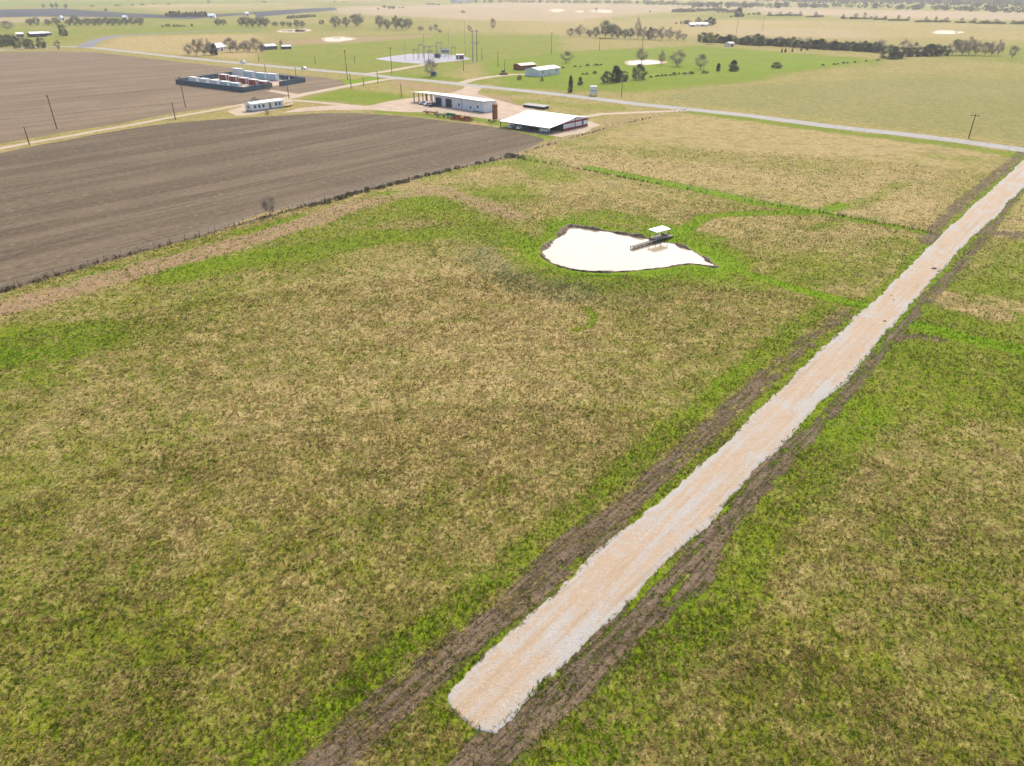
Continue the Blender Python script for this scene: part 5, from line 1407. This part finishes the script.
# tree belt of the middle distance
row('bud', [('bare', 571, 36.5, 27.5, 9), ('bare', 579, 36, 25, 11), (589.5, 37, 29.5, 8), (596, 37.5, 26, 9), (604, 38, 21.5, 13), (611, 38.2, 23, 10), (618, 38.5, 25.5, 10), (624.5, 38.6, 27, 8), (630, 38.8, 26.5, 8), ('bare', 636.5, 39, 20.5, 9), ('bare', 643, 39.3, 26, 9), ('ever', 650, 39.5, 25.5, 6), ('bare', 655, 39.8, 27, 11), ('bare', 662, 40, 26.5, 12), ('bare', 669, 40, 27.5, 12), ('bare', 676, 40.2, 30, 10), ('bare', 683, 40, 32.5, 9)],
    'grey green tree in the tree belt across the middle of the meadow', 'trees of the middle tree belt')
# dark cedar hedge
H_ = []
for k in range(40):
    f = k / 39; x = 702 + f * 176; yb = 44.0 + 3.6 * max(0, (x - 702)) / 66 if x < 768 else 45.6 + (x - 768) * .062
    yb = 41.8 + (x - 702) * (52.4 - 41.8) / 176
    H_.append((x, yb + R_.uniform(-.4, .4), yb - R_.uniform(6.5, 10.5), R_.uniform(7, 11)))
row('ever', [(('ever' if R_.random() < .7 else 'cedar'), *h) for h in H_], 'dark evergreen in the long hedge across the far pasture', 'evergreens of the long hedge')
row('bare', [(x + R_.uniform(-1, 1), 40.5 + (x - 702) * .060, 31.5 + (x - 702) * .055 + R_.uniform(-1, 2), R_.uniform(8, 13)) for x in range(752, 884, 9)],
    'bare greyish tree standing behind the long dark hedge', 'bare trees behind the long hedge')
row('ever', [(889, 58.5, 44, 14), (897, 58.2, 45, 13), (905, 56.5, 46.5, 12), (913, 56.2, 46, 11), (921, 56, 45.5, 12), (929, 55.8, 44.5, 12), (937, 55.6, 45, 11), (944, 55.4, 45.5, 9)],
    'big dark tree in the dense near end of the hedge', 'big trees at the hedge end')
row('bare', [(953, 55, 42, 12), (961, 55, 39, 14), (969, 55, 37, 14), (976, 54.8, 38.5, 11), (985, 55.5, 42, 11), (992, 55.8, 41, 11), (999, 55, 38.5, 10), ('bare', 903, 52, 39, 11), ('bare', 914, 52, 42, 10), ('bare', 930, 51, 43, 10)],
    'tall bare tree rising behind the dense end of the hedge', 'bare trees at the hedge end')
# far hedgerow on the right
x = 769
hr = []
for a, b, y in ((769, 800, 16), (808, 824, 17.2), (842, 847, 18.8), (850, 872, 19.2), (874, 878, 19.8), (881, 886, 20), (890, 909, 20.8), (917, 950, 22.2), (957, 967, 23), (970, 974, 23.2), (978, 995, 23.8), (999, 1003, 24), (1012, 1030, 24.2)):
    x = a
    while x <= b: hr.append((x, y, y)); x += 3.4
row('ever', [(x, y, y - R_.uniform(1.6, 2.8), R_.uniform(3.6, 4.8)) for x, y, _ in hr], 'dark low tree in the thin hedgerow along the far ridge', 'low trees of the far hedgerow')
row('bare', [(x + 1, y - .4, y - R_.uniform(4.5, 6.5), R_.uniform(3.5, 5.5)) for x, y, _ in hr[::3]], 'bare tall tree sticking out of the thin far hedgerow', 'bare trees of the far hedgerow')
# farm among the trees, upper left
row('ever', [(3, 47, 35, 8), (10, 46, 34, 8), (17.5, 48.5, 36, 8), (29.5, 48.5, 36.5, 10), (41.5, 48, 37.5, 8)], 'dark tree in the row in front of the white farm sheds', 'dark trees before the farm sheds')
row('bare', [(1, 46, 33.5, 10), (8, 44, 33, 9), (14, 44, 34, 9), (24, 45, 35, 8)], 'bare tree among the dark ones before the farm sheds', 'bare trees before the farm sheds')
row('bare', [(190, 55, 44, 8), (196, 55.5, 40.5, 10), (203, 55.5, 38.5, 12), (209.5, 55, 40, 10)], 'bare tree in the grove left of the blue roofed farmhouse', 'grove left of the farmhouse')
tree('cedar', 215, 55, 43.5, 7, 'dark cedar against the left wall of the blue roofed farmhouse')
row('bare', [(229, 52, 36, 15), (237, 52, 38.5, 11), (244, 51.5, 40, 10), (250.5, 51.5, 38.5, 10), (257, 52, 39.5, 11), (262, 53, 42, 8)], 'bare tree in the row right of the blue roofed farmhouse', 'tree row right of the farmhouse')
# hazy belts
row('bud', [(30.5, 25.5, 18.5, 7), (37, 25.5, 18, 8), (47.5, 25.5, 18.5, 8), (57.5, 25.5, 17.5, 9)] + [(69 + 6.4 * k, 25.6 + R_.uniform(-.3, .4), 17 + R_.uniform(-.6, 1), 8.6) for k in range(12)],
    'hazy grey tree in the belt behind the white farm sheds', 'hazy tree belt behind the farm sheds')
row('bud', [(219, 25.5, 19, 8), (224.5, 25.2, 18.5, 7), (241, 26.5, 17.5, 9), (247, 26.5, 16.5, 10), (253, 27, 17, 9), (259, 27, 17.5, 9), (275, 26.5, 22, 7), (283.5, 26.5, 21, 7), (290, 27, 20.5, 6), (296.5, 27.5, 20, 7), (302, 27.5, 20.5, 6)],
    'hazy grey tree in the belt above the blue roofed sheds', 'hazy tree belt above the blue sheds')
row('bud', [(379, 28.5, 15.5, 10), (388, 29.5, 16.5, 9), (395.5, 29.5, 17, 9), (402.5, 30, 17, 10), (408, 28.5, 18.5, 8)], 'tall tree in the tight clump above the substation', 'tight tree clump above the substation')
row('bare', [(420.5, 31, 26, 6), (430.5, 31, 26, 6), (436.5, 30.8, 24.5, 5), (440.5, 33.2, 28, 4.5)], 'small dark tree in the loose line above the lightning masts', 'loose trees above the substation')
row('cedar', [(167.5 + 3.2 * k, 16.6, 11.4 + R_.uniform(-.3, .8), 4) for k in range(13)], 'hazy evergreen in the straight row on the far tan field', 'far straight evergreen row')
row('shrub', [(162.5, 27.4, 24, 2), (166, 26.8, 23.6, 2), (169, 26.8, 23.4, 2.2), (174.5, 26.8, 24.4, 3), (178, 26.8, 24.4, 2.4), (181, 26.8, 24.6, 2.4), (184, 26.8, 24.8, 2), (192, 26.6, 23.2, 2.4)], 'small black bush in the row on the green strip', 'black bushes on the green strip')
row('bud', [(43.5, 8.2, 3, 4), (52, 8.4, 3, 4.5), (57.5, 8.4, 3, 3.5), (66, 8.6, 4, 4), (93, 6.8, 5, 5), (106.5, 11.6, 8.6, 4), (118, 6.2, 4.4, 7), (133, 5.6, 3.4, 4), (143, 5.6, 3.6, 6), (154, 5, 3, 3), (168, 4.6, 3, 3), (209, 3, .8, 4), (264, 2.8, 1, 5)],
    'tiny hazy tree scattered on the farthest green fields', 'scattered far trees')
row('bud', [(334.5, 2.8, .8, 3), (343.5, 2.8, .8, 3), (378, 10, 7.8, 2.5), (384.5, 8.2, 5, 4), (389.5, 9.4, 5.6, 4), (393, 9.4, 5.2, 4), (399, 8.4, 7.2, 2), (403, 8.4, 6.6, 3), (428, 5, 2.6, 5), (433, 5, 2.8, 5), (438, 5.2, 3.6, 4), (596, 9.6, 7.8, 3.5), (650, 12.6, 10.6, 1.6)],
    'tiny hazy bush scattered on the far pink fields', 'scattered far bushes')
row('ever', [(289 + 5 * k, 18.6 - .35 * k, 15.6 - .3 * k, 5.5) for k in range(6)], 'hazy low tree on the edge of the dark far field', 'low trees by the dark far field')
row('ever', [(674 + 3.2 * k, 12.2, 8 + R_.uniform(-.3, .8), 4.4) for k in range(7)] + [(697 + 4 * k, 11.4 - .12 * k, 8 + R_.uniform(-.4, .4), 5) for k in range(8)], 'hazy dark tree in the far clump before the wood', 'far clump before the wood')
row('ever', [(676.5, 23.8, 21.8, 2.6), (681, 23.8, 21.4, 2.6), (685.5, 23.8, 20.6, 4), (705, 24, 19.6, 4), (714, 24.5, 19, 4), (731, 17, 15.6, 3), (749, 14.8, 13, 3), (754, 14.6, 12.4, 4), (758.5, 14.8, 12, 4)], 'dark bush scattered about the far white farm', 'bushes about the far farm')
row('bud', [(718 + 5 * k, 13.2, 8.6 + R_.uniform(-.4, .8), 6) for k in range(4)], 'pale bare tree left of the tall far evergreen', 'pale trees by the tall far evergreen')
row('bud', [(517 + 7.5 * k, 2.8 + .04 * k, .6 + R_.uniform(-.4, .6), 4.5) for k in range(17)] + [(648 + 6 * k, 5 + .1 * k, 2.2 + R_.uniform(-.5, .6), 6) for k in range(20)], 'hazy tree in the thin line along the farthest pink field', 'thin far tree line')

def woodland():
    """far wood: hundreds of rough crowns that read as one mass"""
    rng = np.random.default_rng(3); Vs = []
    poly = GP([(690, 8.2), (770, 8.4), (860, 8.4), (1024, 13.4), (1160, 17), (1160, -6), (1024, -5), (860, -5), (770, 0.5), (700, 5)])
    P = np.array(poly); n = 0
    want = 3400
    x = rng.uniform(P[:, 0].min(), min(P[:, 0].max(), 5200), want * 12); y = rng.uniform(P[:, 1].min(), min(P[:, 1].max(), 5200), want * 12)
    k = inside(x, y, poly) & (fbm(x, y, 420, 8, 2) > -.10); x, y = x[k][:want], y[k][:want]
    strip_ = GP([(470, 2.6), (540, 2.4), (640, 3.6), (700, 5.2)]); Q = np.array(resample(strip_, 14, 0, 0, False))
    x = np.concatenate([x, Q[:, 0] + rng.normal(0, 6, len(Q))]); y = np.concatenate([y, Q[:, 1] + rng.normal(0, 40, len(Q))])
    m = len(x); h = rng.uniform(6, 11, m)
    per = 26
    d = rng.normal(0, 1, (m, per, 3)); d /= np.linalg.norm(d, axis=2)[..., None]
    C = np.stack([x, y, h * .55], 1)[:, None] + d * np.stack([h * .55, h * .55, h * .45], 1)[:, None]
    C = C.reshape(-1, 3); D = d.reshape(-1, 3) + rng.normal(0, .4, (m * per, 3)); D /= np.linalg.norm(D, axis=1)[:, None]
    V = shards(rng, C, rng.uniform(2.5, 5, m * per), rng.uniform(1.8, 3.5, m * per), D)
    o = mesh_np('woodland', V, np.arange(len(V)), np.full(len(V) // 4, 4), MAT['evergreen'])
    tag(o, 'far bluish wood along the skyline', 'woods', None, 'stuff')
woodland()

# clods and tufts on the gravel road
for k, (px, py, r) in enumerate(((934, 269, .34), (893.5, 300.5, .15), (884.5, 321.5, .17), (891, 296, .11))):
    X, Y = G(px, py); rng = np.random.default_rng(60 + k)
    t = empty('earth_clod', (X, Y, .08), k, ('dark grassy clod, the biggest one on the gravel road', 'dark clod on the gravel road next above the lowest one', 'lowest dark clod on the gravel road', 'smallest dark clod on the gravel road')[k], 'clod')
    bm = bmesh.new(); bmesh.ops.create_icosphere(bm, subdivisions=3, radius=r)
    for v in bm.verts:
        f = 1 + .35 * math.sin(v.co.x * 9 / r + k) * math.sin(v.co.y * 7 / r) + rng.normal(0, .06); v.co = (v.co.x * f * 1.3, v.co.y * f * .8, max(v.co.z, -.05) * f * .55)
    me = bpy.data.meshes.new('lump'); bm.to_mesh(me); bm.free(); me.materials.append(MAT['mud'])
    o = bpy.data.objects.new('lump', me); COL.objects.link(o); o.parent = t

# ------------------------------------------------------------------ air
def haze():
    m = bpy.data.materials.new('haze'); m.use_nodes = True; nt = m.node_tree; nt.nodes.clear()
    o = nt.nodes.new('ShaderNodeOutputMaterial'); v = nt.nodes.new('ShaderNodeVolumePrincipled')
    v.inputs['Color'].default_value = (0.97, 0.98, 1.0, 1); v.inputs['Density'].default_value = 0.00013; v.inputs['Anisotropy'].default_value = 0.25
    nt.links.new(v.outputs[0], o.inputs['Volume'])
    b = MB().box(-17000, 17000, -17000, 17000, -1.2, 49.0).build('haze', m)
    tag(b, kind='stuff')
HAZE = True
if HAZE: haze()
